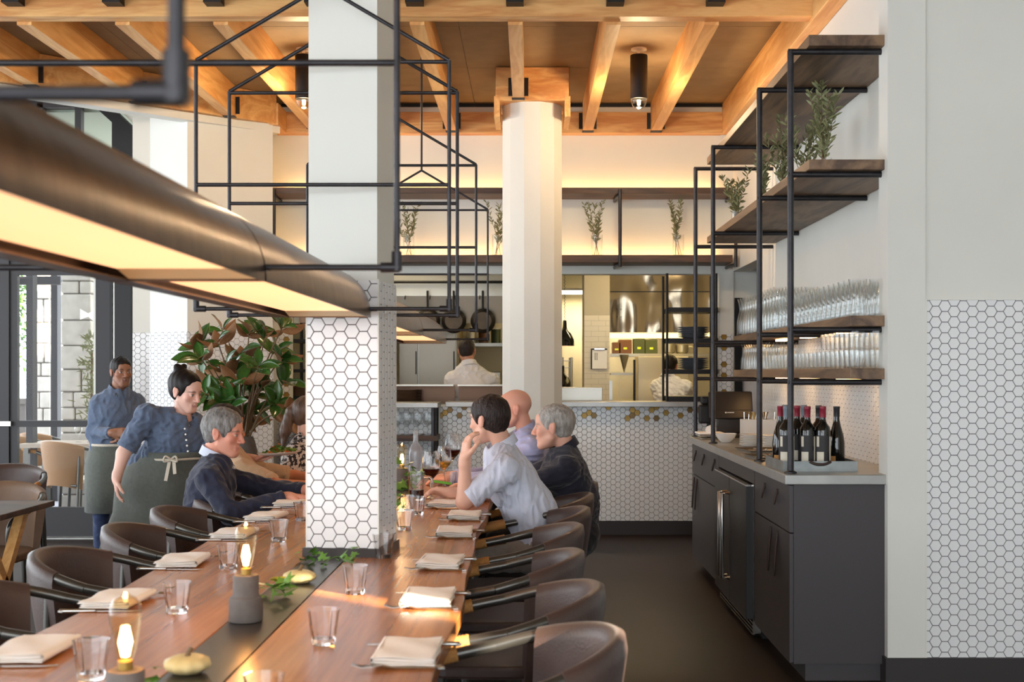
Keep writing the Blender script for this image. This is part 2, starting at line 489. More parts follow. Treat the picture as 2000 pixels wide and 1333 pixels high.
MB().box(-2.2, 1.70, YB - 0.13, YB - 0.001, 3.567, 3.752).build('ledger_beam', m_firx, ce)
MB().box(-2.2, 1.70, YB - 0.10, YB - 0.001, 3.752, 3.80).build('ledger_cap', m_wall, ce)
MB().box(-2.2, 1.70, YB - 0.12, YB - 0.001, 3.802, 3.826).build('dark_batten', m_bmetal, ce)
dd = Vector((-3.88 + 2.2, 9.38 - 10.97, 0)).normalized()
a = Vector((-2.2, 10.97, 3.70)); e = a + dd * 3.6
MB().bar(a, e, 0.10, 0.25).build('corner_beam', m_fir, ce)
MB().bar(a + Vector((0, 0.10, -0.16)), e + Vector((0, 0.10, -0.16)), 0.14, 0.06).build('soffit_strip', m_wall, ce)
MB().bar((-2.2, 10.93, 3.66), (-2.2, YB, 3.66), 0.10, 0.185).build('corner_beam', m_fir, ce)

# ---- glazed front on the left: frame, door, clipped transom
YW = 11.15
wi = structE('window_1')
def wx(px): return PX(px, YW)
fr = MB()
fr.box(wx(-420), wx(-400), YW, YW + 0.1, 0, 3.82); fr.box(wx(-4), wx(19), YW - 0.02, YW + 0.1, 0, 3.82); fr.box(wx(-420), wx(150), YW, YW + 0.1, 3.76, 3.82)
fr.box(wx(-420), wx(232), YW - 0.01, YW + 0.1, 2.42, 2.52)
fr.box(wx(-420), wx(19), YW, YW + 0.08, 0, 0.2)
fr.box(wx(72), wx(84), YW, YW + 0.08, 2.5, 3.8); fr.box(wx(146), wx(158), YW, YW + 0.08, 2.5, 3.8)
fr.build('window_frame', m_frame, wi)
b = MB()                     # clipped upper corner of the opening
b.prism([(wx(232), 2.5), (wx(264), 2.5), (wx(264), PZ(252, YW)), (wx(226), PZ(216, YW)), (wx(180), PZ(188, YW)), (wx(172), PZ(196, YW)), (wx(222), PZ(241, YW)), (wx(222), 2.5)],
        -0.05, 0.1, Matrix(((1, 0, 0, 0), (0, 0, 1, YW), (0, 1, 0, 0), (0, 0, 0, 1))))
b.build('clipped_corner_frame', m_bmetal, wi)
b = MB().prism([(wx(264), 0), (wx(296), 0), (wx(296), 3.8), (wx(150), 3.8), (wx(150), PZ(166, YW)), (wx(180), PZ(180, YW)), (wx(228), PZ(208, YW)), (wx(264), PZ(246, YW))],
        0, 0.1, Matrix(((1, 0, 0, 0), (0, 0, 1, YW), (0, 1, 0, 0), (0, 0, 0, 1))))
b.build('window_reveal', m_wall, wi)
b = MB().box(wx(232), wx(264), YW - 0.12, YW + 0.1, 0, 2.5); b.build('door_jamb', m_bmetal, wi)
m_pane = mat('window glass', (255, 255, 255), 0.0, trans=1.0, ior=1.12)
for (x0, x1, z0, z1) in ((-400, -200, 0.2, 2.42), (-190, -4, 0.2, 2.42), (-400, -4, 2.52, 3.76), (19, 72, 2.52, 3.76), (84, 146, 2.52, 3.76), (158, 222, 2.52, 3.4)):
    MB().box(wx(x0), wx(x1), YW + 0.04, YW + 0.046, z0, z1).build('pane', m_pane, wi)
do = structE('door_1')
d = MB()
d.box(wx(20), wx(34), YW, YW + 0.05, 0.02, 2.42); d.box(wx(186), wx(214), YW, YW + 0.05, 0.02, 2.42)
d.box(wx(34), wx(186), YW, YW + 0.05, 0.02, 0.275); d.box(wx(34), wx(186), YW, YW + 0.05, 2.3, 2.42)
d.box(wx(20), wx(214), YW - 0.01, YW + 0.06, 0.975, 1.03)
d.build('door_leaf', m_frame, do)
MB().box(wx(34), wx(186), YW + 0.02, YW + 0.026, 0.275, 2.3).build('pane', m_pane, do)
MB().box(wx(183), wx(187), YW - 0.004, YW + 0.004, 0.28, 2.3).build('glazing_bead', m_wall, do)
MB().box(wx(0), wx(25), YW - 0.05, YW - 0.012, 0.985, 1.025).build('push_bar', m_silver, do)
g = MB()
for k in range(26): g.box(wx(217), wx(220), YW - 0.006, YW, 0.3 + k * 0.075, 0.33 + k * 0.075)
g.box(wx(214), wx(223), YW, YW + 0.03, 0, 2.42); g.build('weather_strip', m_black, do)
MB().box(wx(223), wx(231), YW - 0.02, YW + 0.02, 0, 2.42).build('edge_rail', m_ss, do)
MB().box(wx(-420), wx(264), YW - 0.03, YW + 0.12, 0, 0.012).build('threshold', m_zinc, do)

# ---- the tiled pillar on the long table
pc = Vector((-0.668, 4.811, 0))
pil = thing('tiled_pillar', 'square white pillar tiled with hexagons, rising through the long table', 'pillar', pc, math.radians(-7.5))
MB().box(-0.129, 0.129, -0.129, 0.129, 0, 3.9).build('shaft', m_wall, pil)
for (ox, oy, ux, uy) in ((-0.135, -0.130, 1, 0), (0.130, -0.135, 0, 1), (-0.130, 0.135, 0, -1)):
    hexfield(pil, (ox, oy, 0), (ux, uy, 0), 0.27, 0.808, 1.786, 150, lambda u, v: 1)
MB().box(-0.129, 0.129, 0.129, 0.134, 0.808, 1.786).build('rear_panel', m_tile, pil)
t = MB()
for sx in (-1, 1):
    for sy in (-1, 1): t.box(sx * 0.1345 - 0.003, sx * 0.1345 + 0.003, sy * 0.1345 - 0.003, sy * 0.1345 + 0.003, 0.808, 1.79)
t.build('corner_trim', m_wall, pil)
MB().box(-0.147, 0.147, -0.147, 0.147, 0.7765, 0.808).build('base_trim', m_sstrip, pil)

# ---- round-ish white column with its fir block
co = thing('white_column', 'white twelve-sided column under a fir block between the kitchen openings', 'column', (0.018, 10.22, 0), math.radians(15))
MB().lathe([(0.246, 0), (0.243, 3.57)], 12).build('shaft', m_wall, co)
MB().box(-0.285, 0.285, -0.27, 0.27, 3.565, 3.826, Matrix.Rotation(math.radians(-15), 4, 'Z')).build('cap_block', m_firx, co, bevel=0.005)
k = MB()
for sx in (-1, 1): k.box(sx * 0.275 - 0.022, sx * 0.275 + 0.022, -0.275, 0.27, 3.44, 3.60, Matrix.Rotation(math.radians(-15), 4, 'Z'))
k.build('side_cheeks', m_fir, co)

# ---- kitchen behind
m_kwall = mat('kitchen wall paint', (222, 214, 186), 0.6)
kf = structE('wall_kitchen')
MB().box(-3.0, 4.2, YB + 0.16, 16, -0.1, 0).build('kitchen_floor', mat('kitchen floor tile', (92, 78, 66), 0.5), kf)
b = MB(); b.box(-2.9, 4.2, 15.6, 15.75, 0, 2.9); b.box(-3.0, -2.9, YB + 0.16, 15.7, 0, 2.9); b.box(4.2, 4.3, YB + 0.1, 15.7, 0, 2.9)
b.build('kitchen_wall_panel', m_kwall, kf)
MB().box(-3.0, 4.2, YB + 0.16, 15.7, 2.85, 2.95).build('kitchen_ceiling', m_kwall, kf)
# ================================================================ lamps over the table
TC = -0.745                                   # centre line of the table
m_bronze = mat('dark bronze shade', (96, 72, 54), 0.30, metal=0.9, var=0.6, col2=(66, 49, 38), vscale=5, stretch=(1, 3, 1), bump=(4, 0.15))
m_refl = mat('warm white reflector', (250, 226, 180), 0.5)
def pipe_frame(y):
    b = MB(); r = 0.0072
    zs, ze, zm, za = 1.679, 2.572, 2.125, 2.84
    for sx in (-1, 1):
        x = TC + sx * 0.455
        b.tube([(x, y, zs), (x, y, ze)], r, 10)
        b.tube([(x, y, zs), (TC + sx * 0.15, y, zs)], r, 10)
        b.tube([(x + sx * 0.006, y, zs), (x - sx * 0.035, y, zs)], r * 1.6, 10); b.tube([(x, y, zs - 0.008), (x, y, zs + 0.035)], r * 1.6, 10)
        b.tube([(x, y, ze), (TC, y, za)], r, 10)
    b.tube([(TC - 0.455, y, ze - 0.005), (TC + 0.455, y, ze - 0.005)], r, 10)
    b.tube([(TC - 0.455, y, zm), (TC + 0.455, y, zm)], r, 10)
    b.tube([(TC, y, za), (TC, y, 3.83)], r, 10)
    return b
def trough(parent, y0, y1):
    R, zb = 0.172, 1.648
    sec = []
    for k in range(17):
        a = math.pi * k / 16
        sec.append((TC + R * math.cos(a), zb + 0.012 + R * 0.98 * math.sin(a)))
    sec = [(TC + R, zb)] + sec + [(TC - R, zb)]
    inn = [(TC + (x - TC) * 0.97, zb + (z - zb) * 0.97) for (x, z) in sec]
    b = MB(); n = len(sec)
    vs = [(x, y0, z) for x, z in sec] + [(x, y1, z) for x, z in sec] + [(x, y0, z) for x, z in inn] + [(x, y1, z) for x, z in inn]
    fs = []
    for i in range(n - 1):
        fs += [(i, i + 1, n + i + 1, n + i), (2 * n + i, 3 * n + i, 3 * n + i + 1, 2 * n + i + 1)]
    fs += [(0, n, 3 * n, 2 * n), (n - 1, 3 * n - 1, 4 * n - 1, 2 * n - 1)]
    b.add(vs, fs)
    sh = b.build('shade', m_bronze, parent, smooth=40)
    for yy in (y0 + 0.002, y1 - 0.006):
        e = MB(); e.prism([(x, z) for x, z in sec], 0, 0.004, Matrix(((1, 0, 0, 0), (0, 0, 1, yy), (0, 1, 0, 0), (0, 0, 0, 1))))
        e.build('end_plate', m_bronze, sh)
    MB().box(TC - R + 0.003, TC - R + 0.05, y0 + 0.01, y1 - 0.01, zb, zb + 0.004).build('side_lip', m_bronze, sh)
    MB().box(TC - R + 0.051, TC + R - 0.012, y0 + 0.09, y1 - 0.09, zb + 0.02, zb + 0.023).build('diffuser', m_glow, sh)
    for ya, yb in ((y0 + 0.008, y0 + 0.09), (y1 - 0.008, y1 - 0.09)):
        e = MB().add([(TC - R + 0.051, ya, zb + 0.004), (TC + R - 0.01, ya, zb + 0.004), (TC + R - 0.01, yb, zb + 0.02), (TC - R + 0.051, yb, zb + 0.02)], [(0, 1, 2, 3)])
        e.build('reflector', m_refl, sh)
for ys, lab in (((1.05, 2.79, 4.60), 'long bronze trough lamp hung from black pipe frames, in front of the pillar'),
                ((5.11, 6.90, 8.80), 'long bronze trough lamp hung from black pipe frames, behind the pillar')):
    t = thing('trough_lamp', lab, 'lamp')
    for y in ys: pipe_frame(y).build('pipe_frame', m_steel, t, smooth=40)
    trough(t, ys[0] - 0.02, ys[1] - 0.02); trough(t, ys[1] - 0.01, ys[2] + 0.01)

# cylinder lights on the ceiling
for i, (x, lab) in enumerate(((0.80, 'black cylinder ceiling light with a glowing clear bulb, right of the column'),
                              (-1.66, 'black cylinder ceiling light with a glowing clear bulb, partly behind the pillar'))):
    t = thing('ceiling_light', lab, 'lamp', (x, 9.4, 3.83), group='black cylinder ceiling lights')
    MB().lathe([(0.058, 0), (0.058, -0.012), (0.012, -0.02), (0.012, -0.06)], 20).build('canopy', m_plate, t, smooth=40)
    MB().lathe([(0.062, -0.05), (0.064, -0.055), (0.064, -0.372), (0.058, -0.374), (0.058, -0.30)], 24).build('cylinder', m_bmetal, t, smooth=40)
    MB().lathe([(0.058, -0.36), (0.060, -0.375), (0.056, -0.40), (0.045, -0.425), (0.026, -0.441), (0.0, -0.446)], 20).build('bulb', m_glass, t, smooth=60)
    MB().lathe([(0.0, -0.375), (0.014, -0.38), (0.011, -0.415), (0.0, -0.42)], 10).build('filament', m_fil, t, smooth=60)
    point_light('lamp_light', (0, 0, -0.50), 14, (1.0, 0.72, 0.42), 0.05, t)

# ================================================================ shelves on pipes along the right wall
sh = thing('wall_shelving', 'black pipe shelving with four dark planks above the charcoal cabinets', 'shelf', (0, 0, 0))
PY = [6.05, 6.87, 8.61, 9.52]
PXX = 1.232
for y in PY:
    p = MB(); p.tube([(PXX, y, 0.975), (PXX, y, 2.972)], 0.0155, 12); p.build('post', m_steel, sh, smooth=40)
    for z in (2.966, 2.386, 1.652, 1.404):
        MB().tube([(PXX - 0.012, y, z), (1.806, y, z)], 0.0145, 10).build('bracket', m_steel, sh, smooth=40)
    MB().lathe([(0.03, 0), (0.03, 0.006), (0.017, 0.012)], 14, (PXX, y, 0.974)).build('floor_flange', m_steel, sh, smooth=40)
for (x0, z0, z1) in ((1.305, 2.981, 3.032), (1.305, 2.401, 2.448), (1.50, 1.667, 1.717), (1.50, 1.419, 1.469)):
    MB().box(x0, 1.806, 5.99, 9.43, z0, z1).build('plank', m_shelf, sh, bevel=0.003)
for z in (1.664, 1.416):
    for y in (6.55, 7.45, 8.2, 9.0):
        l = MB().box(1.60, 1.66, y - 0.14, y + 0.14, z - 0.012, z); l.build('shelf_light', m_uled, sh)
# warm strips on top of the planks, against the wall
MB().box(1.79, 1.804, 6.1, 9.4, 3.033, 3.043).build('led_strip', m_led, sh)

# ---- long pipe shelf over the kitchen openings
ps = thing('pipe_shelf', 'two long dark shelves on black pipes above the kitchen openings', 'shelf', (0, 0, 0))
for (z0, z1) in ((2.996, 3.048), (2.402, 2.466)):
    MB().box(-2.24, 1.75, 11.05, YB - 0.002, z0, z1).build('plank', m_shelfx, ps, bevel=0.003)
    MB().box(-2.2, 1.68, YB - 0.075, YB - 0.045, z1, z1 + 0.008).build('led_strip', m_led, ps)
for px in (535, 1211, 1437):
    x = PX(px, 11.03)
    p = MB().tube([(x, 11.03, 2.36), (x, 11.03, 3.03)], 0.0155, 12).tube([(x, 11.03, 2.38), (x - 0.02, 11.2, 2.385), (x - 0.02, YB, 2.385)], 0.015, 10)
    p.tube([(x, 11.03, 2.98), (x - 0.02, 11.2, 2.98), (x - 0.02, YB, 2.98)], 0.015, 10)
    p.build('post', m_steel, ps, smooth=40)

# ---- service shelf at the left opening: slab, pipe posts, glass shelf
ss = thing('service_shelf', 'pale slab on dark posts with a glass shelf below the left kitchen opening', 'shelf', (0, 0, 0))
MB().box(-2.18, -0.79, 10.98, 11.40, 1.146, 1.19).build('slab', m_zinc, ss, bevel=0.004)
for x in (-2.0, -0.83):
    for y in (11.02, 11.36): MB().tube([(x, y, 0), (x, y, 1.146)], 0.02, 10).build('post', m_steel, ss, smooth=40)
MB().box(-2.05, -0.80, 11.0, 11.38, 0.86, 0.905).build('plank', m_shelfx, ss)
MB().box(-2.05, -0.80, 11.0, 11.38, 0.40, 0.445).build('plank', m_shelfx, ss)

# ================================================================ cabinets under the counter on the right
XC0, XC1 = 1.215, 1.805
slab('counter_top', 1.19, 1.806, 5.965, 9.62, 0.926, 0.973, m_zinc, 'pale metal counter top over the charcoal cabinets')
def strap(parent, x, y, z, L=0.055, m=None):
    """little leather loop pull that hangs from a rivet"""
    b = MB(); pts = [(x - 0.004, y - 0.006, z), (x - 0.014, y - 0.012, z - L * 0.5), (x - 0.018, y - 0.004, z - L), (x - 0.018, y + 0.006, z - L * 1.02), (x - 0.012, y + 0.014, z - L * 0.5), (x - 0.004, y + 0.006, z)]
    b.tube(catmull(pts, 4), 0.0055, 6); b.box(x - 0.008, x, y - 0.01, y + 0.01, z - 0.008, z + 0.016)
    return b.build('leather_pull', m_strap, parent, smooth=40)
m_strap = mat('dark leather strap', (58, 44, 38), 0.6)
def cabinet(y0, y1, label, drawers, dy):
    c = thing('cabinet', label, 'cabinet', (0, 0, 0))
    MB().box(XC0 + 0.02, XC1 - 0.13, y0, y1, 0.085, 0.925).build('carcass', m_cab, c)
    MB().box(XC0 + 0.08, XC1 - 0.14, y0 + 0.03, y1, 0, 0.085).build('toe_kick', m_cab, c)
    n = len(drawers); w = (y1 - y0) / n
    for i in range(n):
        a, e = y0 + i * w + 0.003, y0 + (i + 1) * w - 0.003
        f = MB().box(XC0, XC0 + 0.02, a, e, 0.70, 0.920).build('drawer_front', m_cab, c, bevel=0.002)
        for yy in drawers[i]: strap(f, XC0, a + (e - a) * yy, 0.865)
        d = MB().box(XC0, XC0 + 0.02, a, e, 0.09, 0.694).build('cabinet_door', m_cab, c, bevel=0.002)
        for yy in dy[i]: strap(d, XC0, a + (e - a) * yy, 0.66, L=0.19)
    return c
cabinet(5.99, 6.92, 'charcoal cabinet with leather pulls at the near end of the counter', [(0.3, 0.66)], [(0.30, 0.48)])
cabinet(8.24, 9.58, 'charcoal cabinet with leather pulls at the far end of the counter', [(0.12, 0.5, 0.82)], [(0.78, 0.9)])
fr = thing('bar_fridge', 'black two-door bar fridge with steel handles between the charcoal cabinets', 'fridge', (0, 0, 0))
m_fr = mat('black fridge door', (40, 38, 39), 0.4)
MB().box(XC0 + 0.05, XC1 - 0.14, 6.96, 8.2, 0.0, 0.84).build('body', m_bmetal, fr)
MB().box(XC0 + 0.0, XC0 + 0.05, 6.93, 8.23, 0.845, 0.922).build('filler_panel', m_cab, fr)
for (a, e, hy) in ((6.985, 7.575, 7.53), (7.585, 8.175, 7.64)):
    d = MB().box(XC0 - 0.035, XC0 + 0.045, a, e, 0.10, 0.83).build('fridge_door', m_fr, fr, bevel=0.004)
    MB().box(XC0 - 0.036, XC0 + 0.04, a, e, 0.828, 0.836).build('top_edge', m_silver, d)
    h = MB().tube([(XC0 - 0.04, hy, 0.74), (XC0 - 0.085, hy, 0.74), (XC0 - 0.085, hy, 0.24), (XC0 - 0.04, hy, 0.24)], 0.011, 8); h.build('handle', m_silver, d, smooth=50)
MB().box(XC0 + 0.0, XC0 + 0.04, 6.955, 6.98, 0.03, 0.84).build('side_rail', m_silver, fr)
g = MB()
for k in range(4): g.box(XC0 + 0.0, XC0 + 0.012, 6.98, 8.18, 0.018 + k * 0.02, 0.026 + k * 0.02)
g.build('vent_grille', m_silver, fr)

# ================================================================ the long table
tb = thing('communal_table', 'long walnut communal table with a dark steel inlay strip', 'table', (TC, 0, 0))
def live_slab(x0, x1, side):
    b = MB(); n = 60; vs = []; fs = []
    for i in range(n + 1):
        y = 2.0 + (8.75 - 2.0) * i / n
        wob = 0.010 * math.sin(y * 2.1) + 0.006 * math.sin(y * 5.3 + 1)
        xa, xb = x0, x1
        if side > 0: xb += wob
        else: xa += wob
        ia, ib = (0.012, 0) if side < 0 else (0, 0.012)
        vs += [(xa + ia, y, 0.716), (xb - ib, y, 0.716), (xb, y, 0.735), (xb, y, 0.774), (xb - 0.002, y, 0.776), (xa + 0.002, y, 0.776), (xa, y, 0.774), (xa, y, 0.735)]
    for i in range(n):
        for k in range(8):
            l = (k + 1) % 8
            fs.append((i * 8 + k, i * 8 + l, i * 8 + 8 + l, i * 8 + 8 + k))
    fs += [tuple(range(7, -1, -1)), tuple(n * 8 + k for k in range(8))]
    return b.add(vs, fs)
live_slab(-0.535, -0.072, -1).build('plank', m_table, tb)
live_slab(0.080, 0.535, 1).build('plank', m_table, tb)
MB().box(-0.069, 0.076, 2.0, 8.75, 0.72, 0.7752).build('inlay_strip', m_sstrip, tb)
for y in (2.7, 4.81, 6.8, 8.4):
    MB().box(-0.30, 0.30, y - 0.05, y + 0.05, 0.0, 0.04).box(-0.06, 0.06, y - 0.06, y + 0.06, 0.04, 0.66).box(-0.42, 0.42, y - 0.05, y + 0.05, 0.66, 0.715).build('trestle', m_bmetal, tb, bevel=0.004)

# ================================================================ chairs
def make_chair(label):
    t = thing('armchair', label, 'chair', (0, 0, 0), 0, 'barrel-back leather armchairs')
    def rail(a):          # angle around the back, 0 = straight behind the sitter
        r = 0.285; x = -0.03 - r * math.cos(a); y = r * 0.98 * math.sin(a)
        z = 0.80 - 0.068 * (1 - math.cos(a)) * 1.15
        return Vector((x, y, z))
    A = math.radians(88)
    back = [rail(-A + 2 * A * k / 24) for k in range(25)]
    e0, e1 = back[0], back[-1]
    def arm(e, sy): return [e, Vector((0.12, sy * 0.272, 0.694)), Vector((0.22, sy * 0.262, 0.672)), Vector((0.285, sy * 0.25, 0.64)), Vector((0.292, sy * 0.24, 0.58)), Vector((0.27, sy * 0.235, 0.45)), Vector((0.245, sy * 0.235, 0.0))]
    MB().tube(back, 0.017, 10).build('back_rail', m_tube, t, smooth=50)
    for sy, e in ((-1, e0), (1, e1)):
        pts = catmull(arm(e, sy), 6)
        MB().tube(pts, 0.0165, 10).build('arm', m_tube, t, smooth=50)
        k0 = min(range(len(pts)), key=lambda i: abs(pts[i].x - 0.06) + abs(pts[i].z - 0.70)); pw = pts[k0:k0 + 9]
        wv = MB(); n = 26
        fine = []
        for i in range(len(pw) - 1):
            for q in range(6): fine.append(pw[i].lerp(pw[i + 1], q / 6))
        wv.tube(fine, [0.0205 + (0.0014 if i % 2 else 0) for i in range(len(fine))], 8); wv.build('cord_wrap', m_rope, t, smooth=60)
        rl = rail(sy * math.radians(58))
        MB().tube([rl, rl + Vector((-0.01, 0, -0.25)), (rl.x - 0.045, rl.y * 1.06, 0.0)], 0.014, 8).build('leg', m_tube, t, smooth=50)
    # leather sling: folded over the rail, down to the seat on both sides
    B = math.radians(66); b = MB(); n = 22; vs = []; prof = None
    for i in range(n + 1):
        a = -B + 2 * B * i / n; p = rail(a); o = Vector((-math.cos(a), math.sin(a), 0))
        ring = []
        for (dr, dz) in ((0.020, -0.40), (0.026, -0.2), (0.026, -0.02), (0.018, 0.014), (0.0, 0.022), (-0.018, 0.014), (-0.026, -0.02), (-0.018, -0.2), (-0.006, -0.40)):
            lean = 0.10 * (dz / -0.40) if dz < 0 else 0
            ring.append(p + o * (dr - lean * 0.55) + Vector((0, 0, dz)))
        vs += ring
    m = 9; fs = []
    for i in range(n):
        for k in range(m):
            l = (k + 1) % m
            fs.append((i * m + k, i * m + l, (i + 1) * m + l, (i + 1) * m + k))
    fs += [tuple(range(m - 1, -1, -1)), tuple(n * m + k for k in range(m))]
    b.add(vs, fs).build('backrest', m_leather, t, smooth=60)
    st = MB(); pts = []
    for i in range(24):
        a = 2 * math.pi * i / 24; c, s_ = math.cos(a), math.sin(a)
        pts.append((0.02 + 0.255 * math.copysign(abs(c) ** 0.6, c), 0.235 * math.copysign(abs(s_) ** 0.6, s_)))
    for (z0, z1) in ((0.41, 0.455),): st.prism(pts, z0, z1)
    st.build('seat', m_leather, t, bevel=0.012)
    MB().tube([(0.255, -0.235, 0.40), (0.255, 0.235, 0.40)], 0.012, 8).tube([(-0.21, -0.24, 0.40), (-0.21, 0.24, 0.40)], 0.012, 8).build('seat_frame', m_tube, t, smooth=50)
    return t
CD = [3.12, 3.82, 4.55, 5.32, 6.0, 6.70, 7.40]
proto = make_chair('x')
first = True
def chair_at(x, y, rz, label):
    global first
    if first:
        first = False; proto.location = (x, y, 0); proto.rotation_euler = (0, 0, rz); proto['label'] = label; return proto
    return copy_tree(proto, (x, y, 0), rz, label)
rx = [-0.10, -0.11, -0.14, -0.11, -0.05, 0.0, 0.06]
for i, y in enumerate(CD):
    chair_at(rx[i], y, math.pi + [0.10, 0.03, -0.05, 0.06, 0.02, 0, 0][i], 'leather barrel armchair on the right of the long table, %s' % ORD[i])
for i, y in enumerate(CD[1:] + [8.1]):
    chair_at(-1.44 - [0, 0.0, 0.0, 0.0, 0.0, 0.02, 0.02][i], y + 0.02, [0.05, -0.04, 0.03, 0.0, -0.03, 0, 0][i], 'leather barrel armchair on the left of the long table, %s' % ORD[i])
# ================================================================ soft shapes: signed distance fields meshed with surface nets
class Field:
    def __init__(s, res): s.res = res; s.prims = []
    def rc(s, a, b, ra, rb, k=0.02, lat=None, q=1.0, cuts=None, op='u', mir=None):
        s.prims.append((op, 'rc', (np.array(a, float), np.array(b, float), ra, rb, None if lat is None else np.array(lat, float), q), k, cuts)); return s
    def ell(s, c, r, B=None, k=0.02, op='u', cuts=None):
        s.prims.append((op, 'ell', (np.array(c, float), np.array(r, float), np.eye(3) if B is None else np.array(B, float)), k, cuts)); return s
    def bounds(s, pr):
        op, kind, a, k, cuts = pr
        if kind == 'rc':
            r = max(a[2], a[3]) * max(a[5], 1.0)
            return np.minimum(a[0], a[1]) - r, np.maximum(a[0], a[1]) + r
        r = np.sqrt(((a[2] * a[1][:, None]) ** 2).sum(0))
        return a[0] - r, a[0] + r
    def mesh(s, name, m, noise=None, colfn=None, smooth_it=1):
        h = s.res
        lo = np.min([s.bounds(p)[0] for p in s.prims if p[0] == 'u'], 0) - 4 * h - 0.01
        hi = np.max([s.bounds(p)[1] for p in s.prims if p[0] == 'u'], 0) + 4 * h + 0.01
        n = np.ceil((hi - lo) / h).astype(int) + 1
        D = np.full(n, 1.0, np.float32)
        ax = [lo[i] + h * np.arange(n[i]) for i in range(3)]
        for pr in s.prims:
            op, kind, a, k, cuts = pr
            b0, b1 = s.bounds(pr); mg = k + 4 * h + (0.012 if noise else 0)
            i0 = np.clip(((b0 - mg - lo) / h).astype(int), 0, n); i1 = np.clip(((b1 + mg - lo) / h).astype(int) + 2, 0, n)
            if (i1 <= i0).any(): continue
            sl = tuple(slice(i0[i], i1[i]) for i in range(3))
            X, Y, Z = np.meshgrid(ax[0][sl[0]], ax[1][sl[1]], ax[2][sl[2]], indexing='ij')
            if kind == 'rc':
                A, Bp, ra, rb, lat, q = a
                px, py, pz = X - A[0], Y - A[1], Z - A[2]; ba = Bp - A
                if lat is not None and q != 1.0:
                    dl = (px * lat[0] + py * lat[1] + pz * lat[2]) * (1 / q - 1)
                    px, py, pz = px + lat[0] * dl, py + lat[1] * dl, pz + lat[2] * dl
                    bl = (ba @ lat) * (1 / q - 1); ba = ba + lat * bl
                t = np.clip((px * ba[0] + py * ba[1] + pz * ba[2]) / max(ba @ ba, 1e-9), 0, 1)
                d = np.sqrt((px - t * ba[0]) ** 2 + (py - t * ba[1]) ** 2 + (pz - t * ba[2]) ** 2) - (ra + t * (rb - ra))
            else:
                c, r, B = a
                px, py, pz = X - c[0], Y - c[1], Z - c[2]
                q0 = (px * B[0, 0] + py * B[0, 1] + pz * B[0, 2]) / r[0]
                q1 = (px * B[1, 0] + py * B[1, 1] + pz * B[1, 2]) / r[1]
                q2 = (px * B[2, 0] + py * B[2, 1] + pz * B[2, 2]) / r[2]
                k0 = np.sqrt(q0 * q0 + q1 * q1 + q2 * q2); k1 = np.sqrt((q0 / r[0]) ** 2 + (q1 / r[1]) ** 2 + (q2 / r[2]) ** 2)
                d = k0 * (k0 - 1) / np.maximum(k1, 1e-6)
                d = np.where(k0 < 0.15, -r.min() * 0.8, d)
            for (pt, nn) in (cuts or ()):
                d = np.maximum(d, (X - pt[0]) * nn[0] + (Y - pt[1]) * nn[1] + (Z - pt[2]) * nn[2])
            d = d.astype(np.float32); E = D[sl]
            if op == 'u':
                hh = np.clip(0.5 + 0.5 * (E - d) / k, 0, 1); D[sl] = E * (1 - hh) + d * hh - k * hh * (1 - hh)
            else:
                d = -d; hh = np.clip(0.5 - 0.5 * (E - d) / k, 0, 1); D[sl] = E * (1 - hh) + d * hh + k * hh * (1 - hh)
        if noise:
            X, Y, Z = np.meshgrid(*ax, indexing='ij', sparse=True)
            D += noise(X, Y, Z).astype(np.float32)
        v, f = nets(D, lo, h)
        me = bpy.data.meshes.new(name)
        me.vertices.add(len(v)); me.vertices.foreach_set('co', v.astype(np.float32).ravel())
        me.loops.add(f.size); me.loops.foreach_set('vertex_index', f.ravel().astype(np.int32))
        me.polygons.add(len(f)); me.polygons.foreach_set('loop_start', np.arange(0, f.size, 4, dtype=np.int32))
        me.polygons.foreach_set('use_smooth', np.ones(len(f), bool))
        me.update(calc_edges=True); me.validate()
        if colfn is not None:
            c = np.ones((len(v), 4), np.float32); c[:, :3] = colfn(v)
            at = me.color_attributes.new('Col', 'FLOAT_COLOR', 'POINT'); at.data.foreach_set('color', c.ravel())
        me.materials.append(m)
        return me
